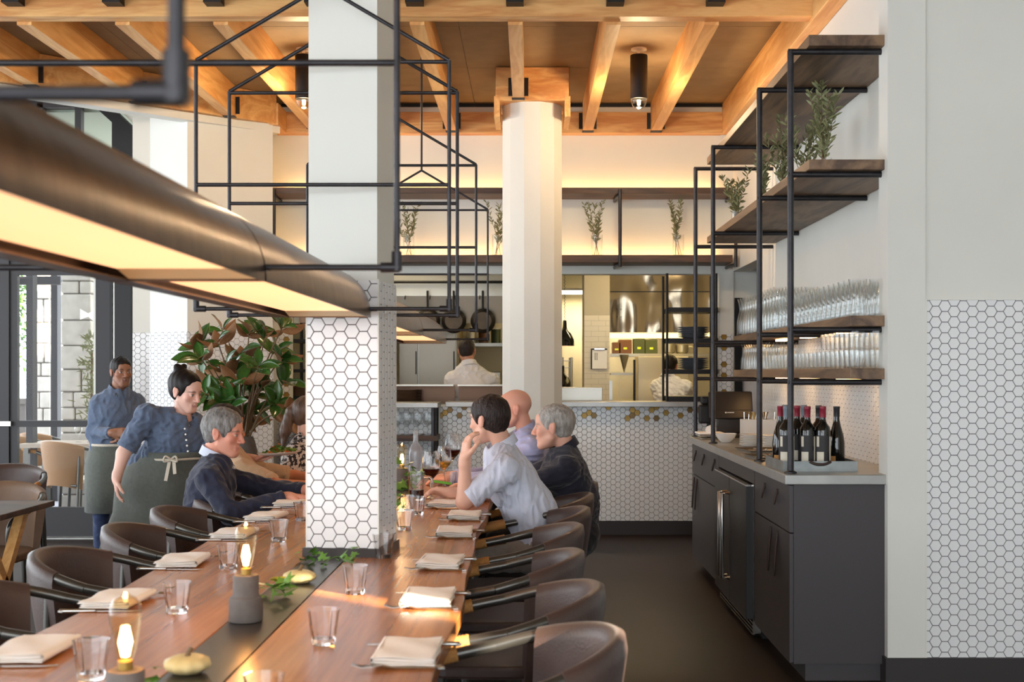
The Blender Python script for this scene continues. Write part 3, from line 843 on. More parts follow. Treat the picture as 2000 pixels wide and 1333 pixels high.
def nets(D, lo, h):
    S = D < 0; n = D.shape
    def cor(a, i, j, k): return a[i:n[0] - 1 + i, j:n[1] - 1 + j, k:n[2] - 1 + k]
    cnt = np.zeros((n[0] - 1, n[1] - 1, n[2] - 1), np.int8)
    for i in (0, 1):
        for j in (0, 1):
            for k in (0, 1): cnt += cor(S, i, j, k)
    act = (cnt > 0) & (cnt < 8)
    I = np.argwhere(act); idx = np.full(act.shape, -1, np.int64); idx[act] = np.arange(len(I))
    acc = np.zeros((len(I), 3)); num = np.zeros(len(I))
    C = [(i, j, k) for i in (0, 1) for j in (0, 1) for k in (0, 1)]
    val = {c: D[I[:, 0] + c[0], I[:, 1] + c[1], I[:, 2] + c[2]].astype(float) for c in C}
    for c in C:
        for axn in range(3):
            if c[axn] == 0:
                e = list(c); e[axn] = 1; e = tuple(e)
                a, b = val[c], val[e]; m = (a < 0) != (b < 0)
                t = np.where(m, a / np.where(m, a - b, 1), 0)
                p = np.array(c, float) + np.outer(t, np.eye(3)[axn])
                acc += p * m[:, None]; num += m
    v = lo + (I + acc / np.maximum(num, 1)[:, None]) * h
    F_ = []
    for axn in range(3):
        s0 = [slice(1, -1)] * 3; s1 = [slice(1, -1)] * 3
        s0[axn] = slice(0, n[axn] - 1); s1[axn] = slice(1, n[axn])
        A, B = S[tuple(s0)], S[tuple(s1)]
        E = np.argwhere(A != B)
        off = np.array([1, 1, 1]); off[axn] = 0; E = E + off
        sg = S[E[:, 0], E[:, 1], E[:, 2]]
        b1, b2 = [(1, 2), (2, 0), (0, 1)][axn]
        def cell(d1, d2):
            q = E.copy(); q[:, b1] -= d1; q[:, b2] -= d2
            return idx[q[:, 0], q[:, 1], q[:, 2]]
        quad = np.stack([cell(0, 0), cell(1, 0), cell(1, 1), cell(0, 1)], 1)
        quad[~sg] = quad[~sg][:, ::-1]
        F_.append(quad)
    f = np.concatenate(F_); f = f[(f >= 0).all(1)]
    return v, f

# ================================================================ people
def V(*a): return np.array(a, float)
def unit(a): a = np.array(a, float); return a / np.linalg.norm(a)
def head_basis(f, roll=0.0):
    f = unit(f); s = unit(np.cross(f, V(0, 0, 1))); u = np.cross(s, f)
    if roll: s, u = s * math.cos(roll) + u * math.sin(roll), u * math.cos(roll) - s * math.sin(roll)
    return s, f, u               # s = the person's right
def hand_prims(Fd, wr, dirn, nrm, side, curl=0.3, sc=1.0, spread=0.10):
    """palm and five fingers; nrm points out of the back of the hand, side=+1 puts the thumb along +t"""
    d = unit(dirn); n = unit(np.array(nrm) - d * np.dot(nrm, d)); t = np.cross(d, n) * side
    wr = np.array(wr, float)
    k = 0.008
    Fd.rc(wr - d * 0.02, wr + d * 0.02 * sc, 0.025 * sc, 0.025 * sc, 0.02)
    for o in (-0.026, -0.009, 0.009, 0.026):
        Fd.rc(wr + d * 0.02 * sc + t * o * 0.7 * sc, wr + d * 0.078 * sc + t * o * sc, 0.017 * sc, 0.013 * sc, 0.012)
    L = {0.026: 0.074, 0.009: 0.082, -0.009: 0.076, -0.026: 0.060}
    for o, ln in L.items():
        p = wr + d * 0.078 * sc + t * o * sc; a = curl * 0.6; fd = d + t * o * spread * 25 * 0.1
        for seg, frac in enumerate((0.45, 0.32, 0.26)):
            dd = unit(fd * math.cos(a) - n * math.sin(a)); q = p + dd * ln * frac * sc
            Fd.rc(p, q, (0.0098 - seg * 0.0009) * sc, (0.0092 - seg * 0.0009) * sc, 0.004); p = q; a += curl
    p0 = wr + d * 0.022 * sc + t * 0.022 * sc; p1 = p0 + unit(d * 0.7 + t * 0.75 - n * 0.35) * 0.042 * sc
    p2 = p1 + unit(d + t * 0.25 - n * 0.35 * (1 + curl)) * 0.032 * sc; p3 = p2 + unit(d - t * 0.05 - n * 0.5 * (1 + curl)) * 0.026 * sc
    Fd.rc(p0, p1, 0.016 * sc, 0.0125 * sc, 0.012); Fd.rc(p1, p2, 0.0115 * sc, 0.0105 * sc, 0.004); Fd.rc(p2, p3, 0.0105 * sc, 0.0085 * sc, 0.004)
def head_prims(Fd, c, B, sc=1.0, fem=False, jaw=1.0, smile=False):
    s, f, u = B; c = np.array(c, float)
    def L(a, b_, d): return c + (s * a + f * b_ + u * d) * sc
    Bm = np.array([s, f, u])
    Fd.ell(L(0, -0.014, 0.033), V(0.074, 0.094, 0.083) * sc, Bm, 0.02)
    Fd.ell(L(0, 0.030, -0.035), V(0.058 * jaw, 0.060, 0.078) * sc, Bm, 0.03)
    Fd.ell(L(0, 0.045, 0.045), V(0.056, 0.045, 0.042) * sc, Bm, 0.02)
    for q in (-1, 1):
        Fd.rc(L(q * 0.050 * jaw, 0.005, -0.055), L(q * 0.018, 0.062, -0.096), 0.017 * sc, 0.018 * sc, 0.025)
        Fd.ell(L(q * 0.042, 0.060, -0.020), V(0.020, 0.018, 0.020) * sc, Bm, 0.02)
        Fd.ell(L(q * 0.076, -0.006, -0.008), V(0.008, 0.017, 0.031) * sc, Bm, 0.006)
        Fd.ell(L(q * 0.078, -0.016, 0.006), V(0.009, 0.010, 0.020) * sc, Bm, 0.006)
        Fd.ell(L(q * 0.088, 0.000, -0.004), V(0.006, 0.008, 0.016) * sc, Bm, 0.005, op='s')
    Fd.rc(L(-0.012, 0.070, -0.097), L(0.012, 0.070, -0.097), 0.017 * sc, 0.017 * sc, 0.02)
    Fd.rc(L(-0.032, 0.079, 0.021), L(0.032, 0.079, 0.021), 0.010 * sc, 0.010 * sc, 0.015)
    for q in (-1, 1): Fd.ell(L(q * 0.031, 0.099, 0.001), V(0.019, 0.015, 0.011) * sc, Bm, 0.010, op='s')
    Fd.rc(L(0, 0.085, 0.014), L(0, 0.109, -0.030), 0.008 * sc, 0.0115 * sc, 0.010)
    for q in (-1, 1):
        Fd.ell(L(q * 0.012, 0.097, -0.034), V(0.009, 0.011, 0.008) * sc, Bm, 0.006)
        Fd.ell(L(q * 0.031, 0.0765, 0.000), V(0.0125, 0.0125, 0.0125) * sc, Bm, 0.002)
    Fd.rc(L(-0.021, 0.080, -0.060), L(0.021, 0.080, -0.060), 0.007 * sc, 0.007 * sc, 0.006)
    Fd.rc(L(0, 0.088, -0.058), L(0, 0.089, -0.0585), 0.008 * sc, 0.008 * sc, 0.008)
    Fd.rc(L(-0.018, 0.081, -0.073), L(0.018, 0.081, -0.073), 0.0075 * sc, 0.0075 * sc, 0.006)
    Fd.rc(L(-0.022, 0.094, -0.0665), L(0.022, 0.094, -0.0665), 0.0035 * sc, 0.0035 * sc, 0.003, op='s')
def skin_col(base, c, B, sc=1.0, stubble=0.0, lips=(0.62, 0.27, 0.24), ruddy=0.25, iris=(0.05, 0.03, 0.02), brow=None):
    s, f, u = B; c = np.array(c, float); base = np.array(lin(base)[:3]); lips = np.array(lips)
    def fn(v):
        d = (v - c) / sc; a, b_, e = d @ s, d @ f, d @ u
        out = np.repeat(base[None], len(v), 0)
        near = (np.abs(a) < 0.12) & (np.abs(b_) < 0.15) & (np.abs(e) < 0.16)
        def blob(x, y, z, r): return np.exp(-(((np.abs(a) - x) ** 2 + (b_ - y) ** 2 + (e - z) ** 2) / r ** 2)) * near
        w = np.clip(blob(0.045, 0.07, -0.02, 0.03) + blob(0.078, -0.005, -0.005, 0.03) + blob(0, 0.11, -0.03, 0.018), 0, 1)[:, None]
        out = out * (1 - ruddy * w * V(0.0, 0.55, 0.6))
        if stubble:
            k = np.clip((-0.045 - e) / 0.02, 0, 1) * np.clip((b_ - 0.0) / 0.03, 0, 1) * near * stubble
            out = out * (1 - k[:, None] * V(0.45, 0.42, 0.38))
        k = (np.exp(-((e + 0.0665) / 0.010) ** 4) * np.exp(-(a / 0.021) ** 4) * (b_ > 0.078) * near)[:, None]
        out = out * (1 - k * 0.75) + lips * base[0] * 1.3 * k * 0.75
        ey = np.sqrt(((np.abs(a) - 0.031) ** 2 + (e - 0.000) ** 2)) ; on = (b_ > 0.078) & near
        k = (np.exp(-((np.abs(a) - 0.031) / 0.0115) ** 4 - (e / 0.0052) ** 4) * on)[:, None]
        out = out * (1 - k) + V(0.55, 0.52, 0.50) * k
        k = (np.exp(-(ey / 0.0062) ** 4) * on)[:, None]; out = out * (1 - k) + np.array(iris) * k
        k = (np.exp(-((np.abs(a) - 0.031) / 0.014) ** 4 - ((e - 0.0068) / 0.0024) ** 2) * on)[:, None]; out = out * (1 - 0.75 * k)
        if brow is not None:
            k = (np.exp(-((np.abs(a) - 0.033) / 0.019) ** 4 - ((e - 0.0235 + 2.5 * (np.abs(a) - 0.03) ** 2 * 8) / 0.0045) ** 2) * (b_ > 0.05) * near)[:, None]
            out = out * (1 - 0.85 * k) + np.array(lin(brow)[:3]) * 0.85 * k
        return np.clip(out, 0, 1)
    return fn
m_skin = mat('skin', (255, 255, 255), 0.48, attr='Col', bump=(180, 0.05))
def hair_noise(amp, c, sc=55):
    def fn(X, Y, Z):
        return amp * (np.sin((X - c[0]) * sc * 2.3 + 3 * np.sin((Z - c[2]) * 21)) * np.sin((Y - c[1]) * sc * 2.1 + 2 * np.sin((Z - c[2]) * 27)))
    return fn
def cloth_noise(amp, seed=0, ax=0.0):
    r = np.random.default_rng(seed); K = r.normal(size=(4, 3)) * V(34, 34, 46); ph = r.uniform(0, 6, 4)
    def fn(X, Y, Z):
        o = 0
        for i in range(4):
            o = o + np.sin(K[i, 0] * X + K[i, 1] * Y + K[i, 2] * Z + ph[i] + 1.3 * np.sin(K[i - 1, 0] * X * 0.7 - K[i - 1, 2] * Z * 0.6))
        return amp * 0.5 * (np.abs(o) - 0.9)
    return fn
def hair_mesh(c, B, m, sc=1.0, top=0.010, back=0.012, front=0.062, nape=-0.062, seed=0, bun=None, extra=None, recede=0.0, amp=0.0018, lift=0.008):
    """close hair: an enlarged skull with the face, the ears and the neck cut free"""
    s, f, u = B; c = np.array(c, float); Bm = np.array([s, f, u]); Fd = Field(0.004)
    def L(a, b_, d): return c + (s * a + f * b_ + u * d) * sc
    Fd.ell(L(0, -0.018, 0.032), V(0.077 + top * 0.35, 0.095 + back, 0.083 + top) * sc, Bm, 0.01)
    Fd.ell(L(0, 0.040 - recede * 0.6, 0.052), V(0.058, 0.046, 0.044 + top) * sc, Bm, 0.02)
    Fd.ell(L(0, -0.042, -0.020), V(0.060, 0.054 + back * 0.6, 0.056) * sc, Bm, 0.02)
    if bun is not None:
        for (p, r) in bun: Fd.ell(L(*p), V(*r) * sc, Bm, 0.008)
    Fd.ell(L(0, 0.115 - recede, -0.035 + lift), V(0.082, 0.085, 0.095) * sc, Bm, 0.012, op='s')
    for q in (-1, 1): Fd.ell(L(q * 0.090, 0.000, -0.036), V(0.030, 0.046, 0.060) * sc, Bm, 0.010, op='s')
    Fd.rc(L(0, 0.03, nape - 0.10), L(0, 0.03, nape - 0.05), 0.088 * sc, 0.088 * sc, 0.025, op='s')
    if extra: extra(Fd, L, Bm)
    return Fd.mesh('hair', m, hair_noise(amp, c))
def collar(parent, nb, f, m, o, r=0.068, h=0.040, tilt=0.35, gap=0.35, axis=(0, 0, 1)):
    """folded shirt collar: a stand and a turned-down leaf, open at the throat"""
    u = unit(axis); f = unit(np.array(f) - u * np.dot(f, u)); l = np.cross(u, f); b = MB(); n = 26; vs = []; nb = np.array(nb)
    for i in range(n + 1):
        a = gap + (2 * math.pi - 2 * gap) * i / n
        d = f * math.cos(a) + l * math.sin(a); tip = max(0, math.cos(a)) ** 2
        fw = f * 0.03 * tip
        base = nb + d * r - u * (tilt * 0.06 * math.cos(a) + 0.005)
        vs += [base - u * 0.02 - o, base + u * h * 0.8 * (1 - 0.5 * tip) + d * -0.004 - o, base + u * h * (1 - 0.45 * tip) + d * 0.006 - o, base + d * (0.020 + 0.012 * tip) - u * (0.010 + 0.030 * tip) + fw - o, base + d * (0.014 + 0.010 * tip) - u * (0.008 + 0.026 * tip) + fw - o]
    fs = []
    for i in range(n):
        for k in range(4): fs.append((i * 5 + k, i * 5 + k + 1, i * 5 + 6 + k, i * 5 + 5 + k))
    b.add(vs, fs)
    ob = b.build('collar', m, parent, smooth=80)
    sd = ob.modifiers.new('thick', 'SOLIDIFY'); sd.thickness = 0.003
    return ob

def person(label, base, J, skin, hc, shirt, trouser=None, hair=None, sleeves=('roll', 'roll'), collar_m=None, hands=None, fem=False,
           stubble=0.0, brow=(40, 30, 26), fat=1.0, seed=1, sc=1.0, jacket=None, neckcut=0.075, legs=True, hair_fn=None, iris=(0.05, 0.03, 0.02), shoes=True, vneck=False, inner=None):
    o = np.array(base, float)
    T = thing('person', label, 'person', base)
    B = head_basis(J['f'], J.get('roll', 0.0)); s, f, u = B
    hd = J['head'] - o; nb0 = J['nb'] - o; nb = nb0 + (hd - nb0) * 0.20; nax = unit(hd - nb - f * 0.02); g = {k: (np.array(v, float) - o) for k, v in J.items() if k not in ('f', 'roll', 'bf', 'hL', 'hR')}
    bf = unit(J['bf']); lat = unit(g['shL'] - g['shR'])
    bodyf = unit(np.cross(lat, V(0, 0, 1))); 
    if np.dot(bodyf, bf) < 0: bodyf = -bodyf
    pel, wai = g['pel'], g['wai']; sm = (g['shL'] + g['shR']) / 2; lat2 = unit(g['hipL'] - g['hipR'])
    che = sm * 0.72 + wai * 0.28 + bodyf * 0.012
    # --- the figure itself: head, neck, trunk, arms, hands in one surface
    Fd = Field(0.0042)
    head_prims(Fd, hd, B, sc, fem, jaw=0.93 if fem else 1.0)
    nk = 0.044 if fem else 0.051
    Fd.rc(hd - u * 0.030 * sc - f * 0.034 * sc, nb0 - bodyf * 0.012, nk * sc * 0.95, nk * sc, 0.014)
    Fd.rc(nb0 - V(0, 0, 0.03), che, 0.052, 0.095, 0.035, lat, 1.3)
    Fd.rc(che, wai, 0.105 * fat, 0.10 * fat, 0.05, lat, 1.35); Fd.rc(wai, pel, 0.10 * fat, 0.11 * fat, 0.05, lat2, 1.35)
    Fd.rc(g['shL'], g['shR'], 0.048, 0.048, 0.05)
    for q in 'LR':
        Fd.rc(g['sh' + q], g['el' + q], 0.046 * fat ** 0.5, 0.037, 0.02); Fd.rc(g['el' + q], g['wr' + q], 0.040, 0.026, 0.02)
        hq = J.get('h' + q)
        if hq: hand_prims(Fd, g['wr' + q], hq[0], hq[1], hq[2], hq[3], sc=0.92 if fem else 1.0)
    put('body', Fd.mesh('body', m_skin, None, skin_col(skin, hd, B, sc, stubble, iris=iris, brow=brow)), T)
    # --- shirt
    Fd = Field(0.0065)
    Fd.rc(che, wai, 0.122 * fat, 0.116 * fat, 0.05, lat, 1.38); Fd.rc(wai, pel + V(0, 0, 0.04), 0.116 * fat, 0.126 * fat, 0.05, lat2, 1.36)
    Fd.rc(nb - V(0, 0, 0.055), che, 0.082, 0.11, 0.06, lat, 1.45)
    Fd.rc(g['shL'] + V(0, 0, 0.002), nb - V(0, 0, 0.034), 0.056, 0.058, 0.05); Fd.rc(g['shR'] + V(0, 0, 0.002), nb - V(0, 0, 0.034), 0.056, 0.058, 0.05)
    if fem: Fd.rc(che + bodyf * 0.06 + lat * 0.07 - V(0, 0, 0.05), che + bodyf * 0.06 - lat * 0.07 - V(0, 0, 0.05), 0.075, 0.075, 0.05)
    ends = {}
    for q, sl in zip('LR', sleeves):
        a, e, w = g['sh' + q], g['el' + q], g['wr' + q]
        if sl == 'short' or sl == 'roll':
            tt = 0.62 if sl == 'short' else 0.88
            p = a + (e - a) * tt; d = unit(e - a)
            Fd.rc(a, p + d * 0.05, 0.066 * fat ** 0.5, 0.058, 0.035, cuts=[(p, d)])
            ends[q] = (p, d, 0.055)
        else:
            p = e + (w - e) * 0.93; d = unit(w - e)
            Fd.rc(a, e, 0.066 * fat ** 0.5, 0.054, 0.035); Fd.rc(e, p + d * 0.05, 0.052, 0.040, 0.025, cuts=[(p, d)])
            ends[q] = (p, d, 0.038)
    if vneck: Fd.rc(nb + bodyf * 0.085 - V(0, 0, 0.0), (wai if inner is not None else che) + bodyf * (0.16 * fat), 0.042 if inner is not None else 0.034, 0.016, 0.012, op='s')
    Fd.rc(hd - u * 0.02, nb + nax * 0.012 + bodyf * 0.006, neckcut, neckcut * 0.80, 0.012, op='s')
    if inner is not None:
        Fi = Field(0.008); Fi.rc(che, wai, 0.108 * fat, 0.103 * fat, 0.05, lat, 1.30); Fi.rc(nb - V(0, 0, 0.055), che, 0.066, 0.098, 0.06, lat, 1.3)
        put('shirt', Fi.mesh('inner_shirt', inner, cloth_noise(0.004, seed + 2)), T)
    put('jacket' if jacket else 'shirt', Fd.mesh('shirt', shirt, cloth_noise(0.0075, seed)), T)
    for q, (p, d, r) in ends.items():
        x = unit(np.cross(d, V(0.3, 0.2, 0.9))); y = np.cross(d, x); rr = r + 0.002
        w = MB(); w.tube([p - d * 0.030, p - d * 0.026, p - d * 0.004, p + d * 0.003], [rr * 0.98, rr + 0.004, rr + 0.004, rr * 0.97], 18); w.build('cuff', shirt, T, smooth=60)
    if collar_m: collar(T, nb + nax * 0.006 - bodyf * 0.008, bodyf, collar_m, V(0, 0, 0), r=0.064 if not fem else 0.058, h=0.034, axis=nax * 0.7 + V(0, 0, 0.3))
    # --- trousers and shoes
    if trouser and legs:
        Fd = Field(0.009)
        Fd.rc(pel + lat2 * 0.05, pel - lat2 * 0.05, 0.128 * fat, 0.128 * fat, 0.05)
        for q in 'LR':
            Fd.rc(g['hip' + q], g['kn' + q], 0.088, 0.068, 0.03); Fd.rc(g['kn' + q], g['an' + q] + V(0, 0, 0.02), 0.066, 0.052, 0.02)
        put('trousers', Fd.mesh('trousers', trouser, cloth_noise(0.006, seed + 5)), T)
        if shoes:
            for q in 'LR':
                Fd = Field(0.008); a = g['an' + q]; ff = unit((bf[0], bf[1], 0))
                Fd.rc(a + V(0, 0, -0.035) - ff * 0.03, a + ff * 0.15 + V(0, 0, -0.048), 0.040, 0.034, 0.02, cuts=[(a - V(0, 0, 0.078), V(0, 0, -1))])
                Fd.rc(a + V(0, 0, -0.03), a + V(0, 0, 0.02), 0.04, 0.04, 0.02)
                put('shoe', Fd.mesh('shoe', m_shoe), T)
    if hair_fn: put('hair', hair_fn(hd, B), T)
    return T, g, B, ends
m_shoe = mat('dark shoe leather', (42, 36, 34), 0.4)
def cloth(name, c, c2, rough=0.85, sc=14, bump=(13, 0.9), var=0.7, sheen=0.2):
    return mat(name, c, rough, var=var, col2=c2, vscale=sc, bump=bump, sheen=sheen)
m_denim = cloth('blue chambray', (98, 112, 136), (78, 92, 116), sc=60)
m_white = cloth('pale blue white shirting', (214, 220, 236), (200, 208, 228), sc=30)
m_lav = cloth('lavender shirting', (182, 186, 222), (168, 172, 212), sc=30)
m_navy = cloth('navy knit', (34, 36, 52), (26, 28, 42), sc=30)
m_blazer = cloth('navy blazer wool', (40, 44, 66), (30, 34, 54), sc=40)
m_tan = cloth('tan shirting', (206, 172, 136), (190, 154, 118), sc=30)
m_coat = cloth('white chef cotton', (226, 222, 222), (214, 210, 210), sc=20)
m_apron = cloth('grey green apron canvas', (98, 102, 96), (84, 88, 82), sc=50)
m_jean = cloth('blue jeans', (44, 60, 96), (34, 46, 78), sc=40)
m_khaki = cloth('stone trousers', (158, 148, 138), (142, 132, 122), sc=40)
m_dkt = cloth('dark trousers', (44, 42, 46), (36, 34, 38), sc=40)
m_print = mat('black and white printed blouse', (206, 196, 188), 0.8, var=0.06, col2=(44, 38, 38), vscale=46, detail=2)
m_tape = cloth('cream cotton tape', (214, 204, 188), (198, 188, 170), sc=40)
m_hblk = mat('black hair', (30, 23, 22), 0.5, spec=0.25, var=0.6, col2=(22, 17, 16), vscale=40, stretch=(1, 1, 0.25))
m_hbrn = mat('dark brown hair', (50, 38, 34), 0.5, spec=0.3, var=0.6, col2=(32, 25, 24), vscale=60, stretch=(1, 1, 0.3), bump=(120, 0.9))
m_hgry = mat('grey hair', (150, 146, 142), 0.5, var=0.5, col2=(74, 70, 68), vscale=70, stretch=(1, 1, 0.4), bump=(120, 0.6))
m_hwht = mat('silver hair', (188, 184, 178), 0.5, var=0.5, col2=(122, 116, 110), vscale=60, stretch=(1, 1, 0.4), bump=(120, 0.6))
m_hchest = mat('chestnut hair', (112, 84, 66), 0.42, var=0.6, col2=(58, 42, 34), vscale=50, stretch=(1, 1, 0.2), bump=(90, 0.6))

def seat_legs(J, pel, f, yaw=0.0, reach=0.43, spread=0.10):
    f = unit((f[0], f[1], 0)); l = V(-f[1], f[0], 0); pel = np.array(pel, float)
    J['pel'] = pel
    for q, sg in (('L', 1), ('R', -1)):
        J['hip' + q] = pel + l * sg * 0.085 + V(0, 0, -0.01)
        J['kn' + q] = pel + l * sg * spread + f * reach + V(0, 0, -0.04)
        J['an' + q] = V(*(J['kn' + q][:2] - f[:2] * 0.05), 0.09)
    return J
def stand_legs(J, pel, f, foot):
    f = unit((f[0], f[1], 0)); l = V(-f[1], f[0], 0); pel = np.array(pel, float); J['pel'] = pel
    for q, sg in (('L', 1), ('R', -1)):
        J['hip' + q] = pel + l * sg * 0.085 - V(0, 0, 0.02)
        J['an' + q] = V(foot[0], foot[1], 0.085) + l * sg * 0.10
        J['kn' + q] = (J['hip' + q] + J['an' + q]) / 2 + f * 0.02
    return J
def A(px, py, d): return np.array(P(px, py, d))

# ---- right side of the table, man with dark hair propping his head
J = dict(head=A(955, 821, 6.40), f=(-0.82, 0.57, -0.05), roll=0.0, bf=(-1, 0.15, 0), nb=A(984, 884, 6.42), shL=A(986, 918, 6.23), shR=A(985, 905, 6.62),
         elL=V(-0.318, 6.20, 0.822), wrL=A(908, 899, 6.18), elR=V(-0.22, 6.70, 0.815), wrR=V(-0.40, 6.55, 0.835), wai=V(0.0, 6.42, 0.76),
         hL=((0.10, 0.06, 1.0), (-1.0, -0.45, 0.1), 1, 0.50), hR=((-1, -0.15, 0.15), (0.1, 0.5, 1), 1, 0.5))
seat_legs(J, (0.06, 6.42, 0.56), (-1, 0, 0))
person('man with dark swept-back hair in a pale shirt, chin propped on his hand', (0.06, 6.42, 0), J, (226, 176, 152), None, m_white, m_khaki,
       collar_m=m_white, stubble=0.25, seed=3, fat=1.05, hair_fn=lambda c, B: hair_mesh(c, B, m_hbrn, top=0.016, back=0.010, nape=-0.066, recede=-0.004))
# ---- bald man
J = dict(head=A(1004, 799, 7.75), f=(-0.99, -0.10, -0.05), bf=(-1, 0, 0), nb=A(1026, 852, 7.78), shL=A(1040, 880, 7.58), shR=A(1030, 872, 7.98),
         elL=V(-0.22, 7.52, 0.82), wrL=V(-0.47, 7.62, 0.815), elR=V(-0.22, 8.0, 0.82), wrR=V(-0.47, 7.85, 0.815), wai=V(0.06, 7.78, 0.75),
         hL=((-1, 0.2, 0), (0, 0, 1), 1, 0.3), hR=((-1, -0.2, 0), (0, 0, 1), -1, 0.3))
seat_legs(J, (0.12, 7.78, 0.56), (-1, 0, 0))
person('bald man in a lavender shirt facing the table in front of the column', (0.12, 7.78, 0), J, (224, 166, 144), None, m_lav, m_dkt,
       sleeves=('long', 'long'), collar_m=m_lav, seed=4, brow=(120, 84, 64))
# ---- grey-haired man in navy
J = dict(head=A(1080, 834, 7.10), f=(-0.98, 0.14, -0.06), bf=(-1, 0.1, 0), nb=A(1106, 886, 7.12), shL=A(1108, 916, 6.92), shR=A(1092, 905, 7.32),
         elL=V(-0.02, 6.98, 0.82), wrL=V(-0.28, 7.02, 0.815), elR=V(-0.05, 7.40, 0.82), wrR=V(-0.32, 7.28, 0.815), wai=V(0.25, 7.12, 0.74),
         hL=((-1, 0.2, 0), (0, 0, 1), 1, 0.3), hR=((-1, -0.2, 0), (0, 0, 1), -1, 0.3))
seat_legs(J, (0.25, 7.12, 0.56), (-1, 0, 0))
person('silver-haired man in a navy sweater sitting on the right of the table', (0.25, 7.12, 0), J, (222, 170, 148), None, m_navy, m_dkt,
       sleeves=('long', 'long'), collar_m=m_navy, seed=6, fat=1.08, brow=(150, 140, 130), sc=1.04,
       hair_fn=lambda c, B: hair_mesh(c, B, m_hwht, sc=1.04, top=0.008, back=0.012, nape=-0.066, recede=0.018))
# ---- left side, grey-haired man in a blazer
J = dict(head=A(437, 846, 6.70), f=(0.97, -0.20, -0.14), bf=(1, 0, 0), nb=A(419, 903, 6.72), shR=A(408, 938, 6.50), shL=A(412, 925, 6.92),
         elR=V(-1.50, 6.42, 0.74), wrR=V(-1.24, 6.55, 0.81), elL=V(-1.45, 6.98, 0.82), wrL=V(-1.20, 6.88, 0.815), wai=V(-1.69, 6.72, 0.74),
         hR=((1, 0.2, 0), (0, 0, 1), 1, 0.3), hL=((1, -0.2, 0), (0, 0, 1), -1, 0.3))
seat_legs(J, (-1.69, 6.72, 0.56), (1, 0, 0))
T, g, B, _ = person('man with short grey hair in a navy blazer, talking across the table', (-1.69, 6.72, 0), J, (222, 156, 132), None, m_blazer, m_dkt,
       sleeves=('long', 'long'), collar_m=m_white, seed=8, jacket=True, neckcut=0.080, vneck=True, inner=m_white, brow=(90, 80, 76), sc=1.03,
       hair_fn=lambda c, B: hair_mesh(c, B, m_hgry, sc=1.03, top=0.016, back=0.012, nape=-0.066, recede=0.002, amp=0.003))
# ---- man in tan behind him
J = dict(head=A(441, 832, 7.38), f=(0.98, 0.05, -0.22), bf=(1, 0, 0), nb=A(446, 888, 7.40), shR=A(474, 920, 7.18), shL=A(462, 912, 7.60),
         elR=V(-1.40, 7.05, 0.825), wrR=V(-1.17, 7.20, 0.81), elL=V(-1.42, 7.72, 0.82), wrL=V(-1.18, 7.55, 0.81), wai=V(-1.76, 7.40, 0.74),
         hR=((1, 0.15, 0), (0, 0, 1), 1, 0.3), hL=((1, -0.2, 0), (0, 0, 1), -1, 0.3))
seat_legs(J, (-1.80, 7.40, 0.56), (1, 0, 0))
T, g, B, _ = person('man in a tan shirt resting his arms on the table, behind the blazer', (-1.80, 7.40, 0), J, (206, 130, 92), None, m_tan, m_dkt,
       collar_m=m_tan, seed=9, hair_fn=lambda c, B: hair_mesh(c, B, m_hbrn, top=0.012, back=0.012, recede=0.004))
wv = g['wrR'] + (g['elR'] - g['wrR']) * 0.12; wd = unit(g['wrR'] - g['elR'])
MB().tube([wv - wd * 0.012, wv + wd * 0.012], 0.031, 14).build('wrist_watch', m_black, T, smooth=50)
# ---- woman in the printed blouse, half hidden by the pillar
def pony(Fd, L, Bm):
    Fd.ell(L(0, -0.10, 0.03), (0.03, 0.035, 0.04), Bm, 0.01)
    Fd.rc(L(0, -0.125, 0.02), L(0.01, -0.15, -0.10), 0.032, 0.035, 0.02); Fd.rc(L(0.01, -0.15, -0.10), L(0.02, -0.16, -0.20), 0.034, 0.012, 0.02)
J = dict(head=A(606, 812, 8.10), f=(0.95, 0.25, -0.05), bf=(1, 0.1, 0), nb=A(598, 862, 8.10), shR=A(578, 888, 7.95), shL=A(590, 884, 8.28),
         elR=A(556, 938, 7.86), wrR=V(-1.26, 7.95, 0.815), elL=V(-1.30, 8.36, 0.82), wrL=V(-1.1, 8.2, 0.81), wai=V(-1.46, 8.12, 0.78),
         hR=((1, 0.15, 0), (0, 0, 1), 1, 0.3), hL=((1, -0.2, 0), (0, 0, 1), -1, 0.3))
seat_legs(J, (-1.50, 8.12, 0.56), (1, 0, 0))
person('woman with a ponytail in a black and white printed blouse, half behind the pillar', (-1.50, 8.12, 0), J, (226, 178, 156), None, m_print, m_dkt,
       fem=True, sleeves=('long', 'long'), seed=11, fat=0.92, hair_fn=lambda c, B: hair_mesh(c, B, m_hchest, top=0.012, back=0.012, extra=pony))

# ---- server with a tied apron carrying a plate
def skirt(T, rings, m, name='apron', seed=0, smooth=70):
    """wrapped apron: closed rings (centre, half width, half depth) from the waist to the hem with soft folds"""
    b = MB(); n = 40; vs = []
    for i, (c, rx_, ry_) in enumerate(rings):
        fold = 0.006 + 0.020 * i / len(rings)
        for k in range(n):
            a = 2 * math.pi * k / n; w = 1 + fold * (math.sin(5 * a + seed) + 0.6 * math.sin(9 * a + 2 * seed + i * 0.3))
            vs.append((c[0] + rx_ * w * math.cos(a), c[1] + ry_ * w * math.sin(a), c[2]))
    fs = []
    for i in range(len(rings) - 1):
        for k in range(n):
            l = (k + 1) % n; fs.append((i * n + k, i * n + l, i * n + n + l, i * n + n + k))
    b.add(vs, fs); o = b.build(name, m, T, smooth=smooth)
    sd = o.modifiers.new('thick', 'SOLIDIFY'); sd.thickness = 0.006
    return o
gb = V(-2.27, 7.72, 0)
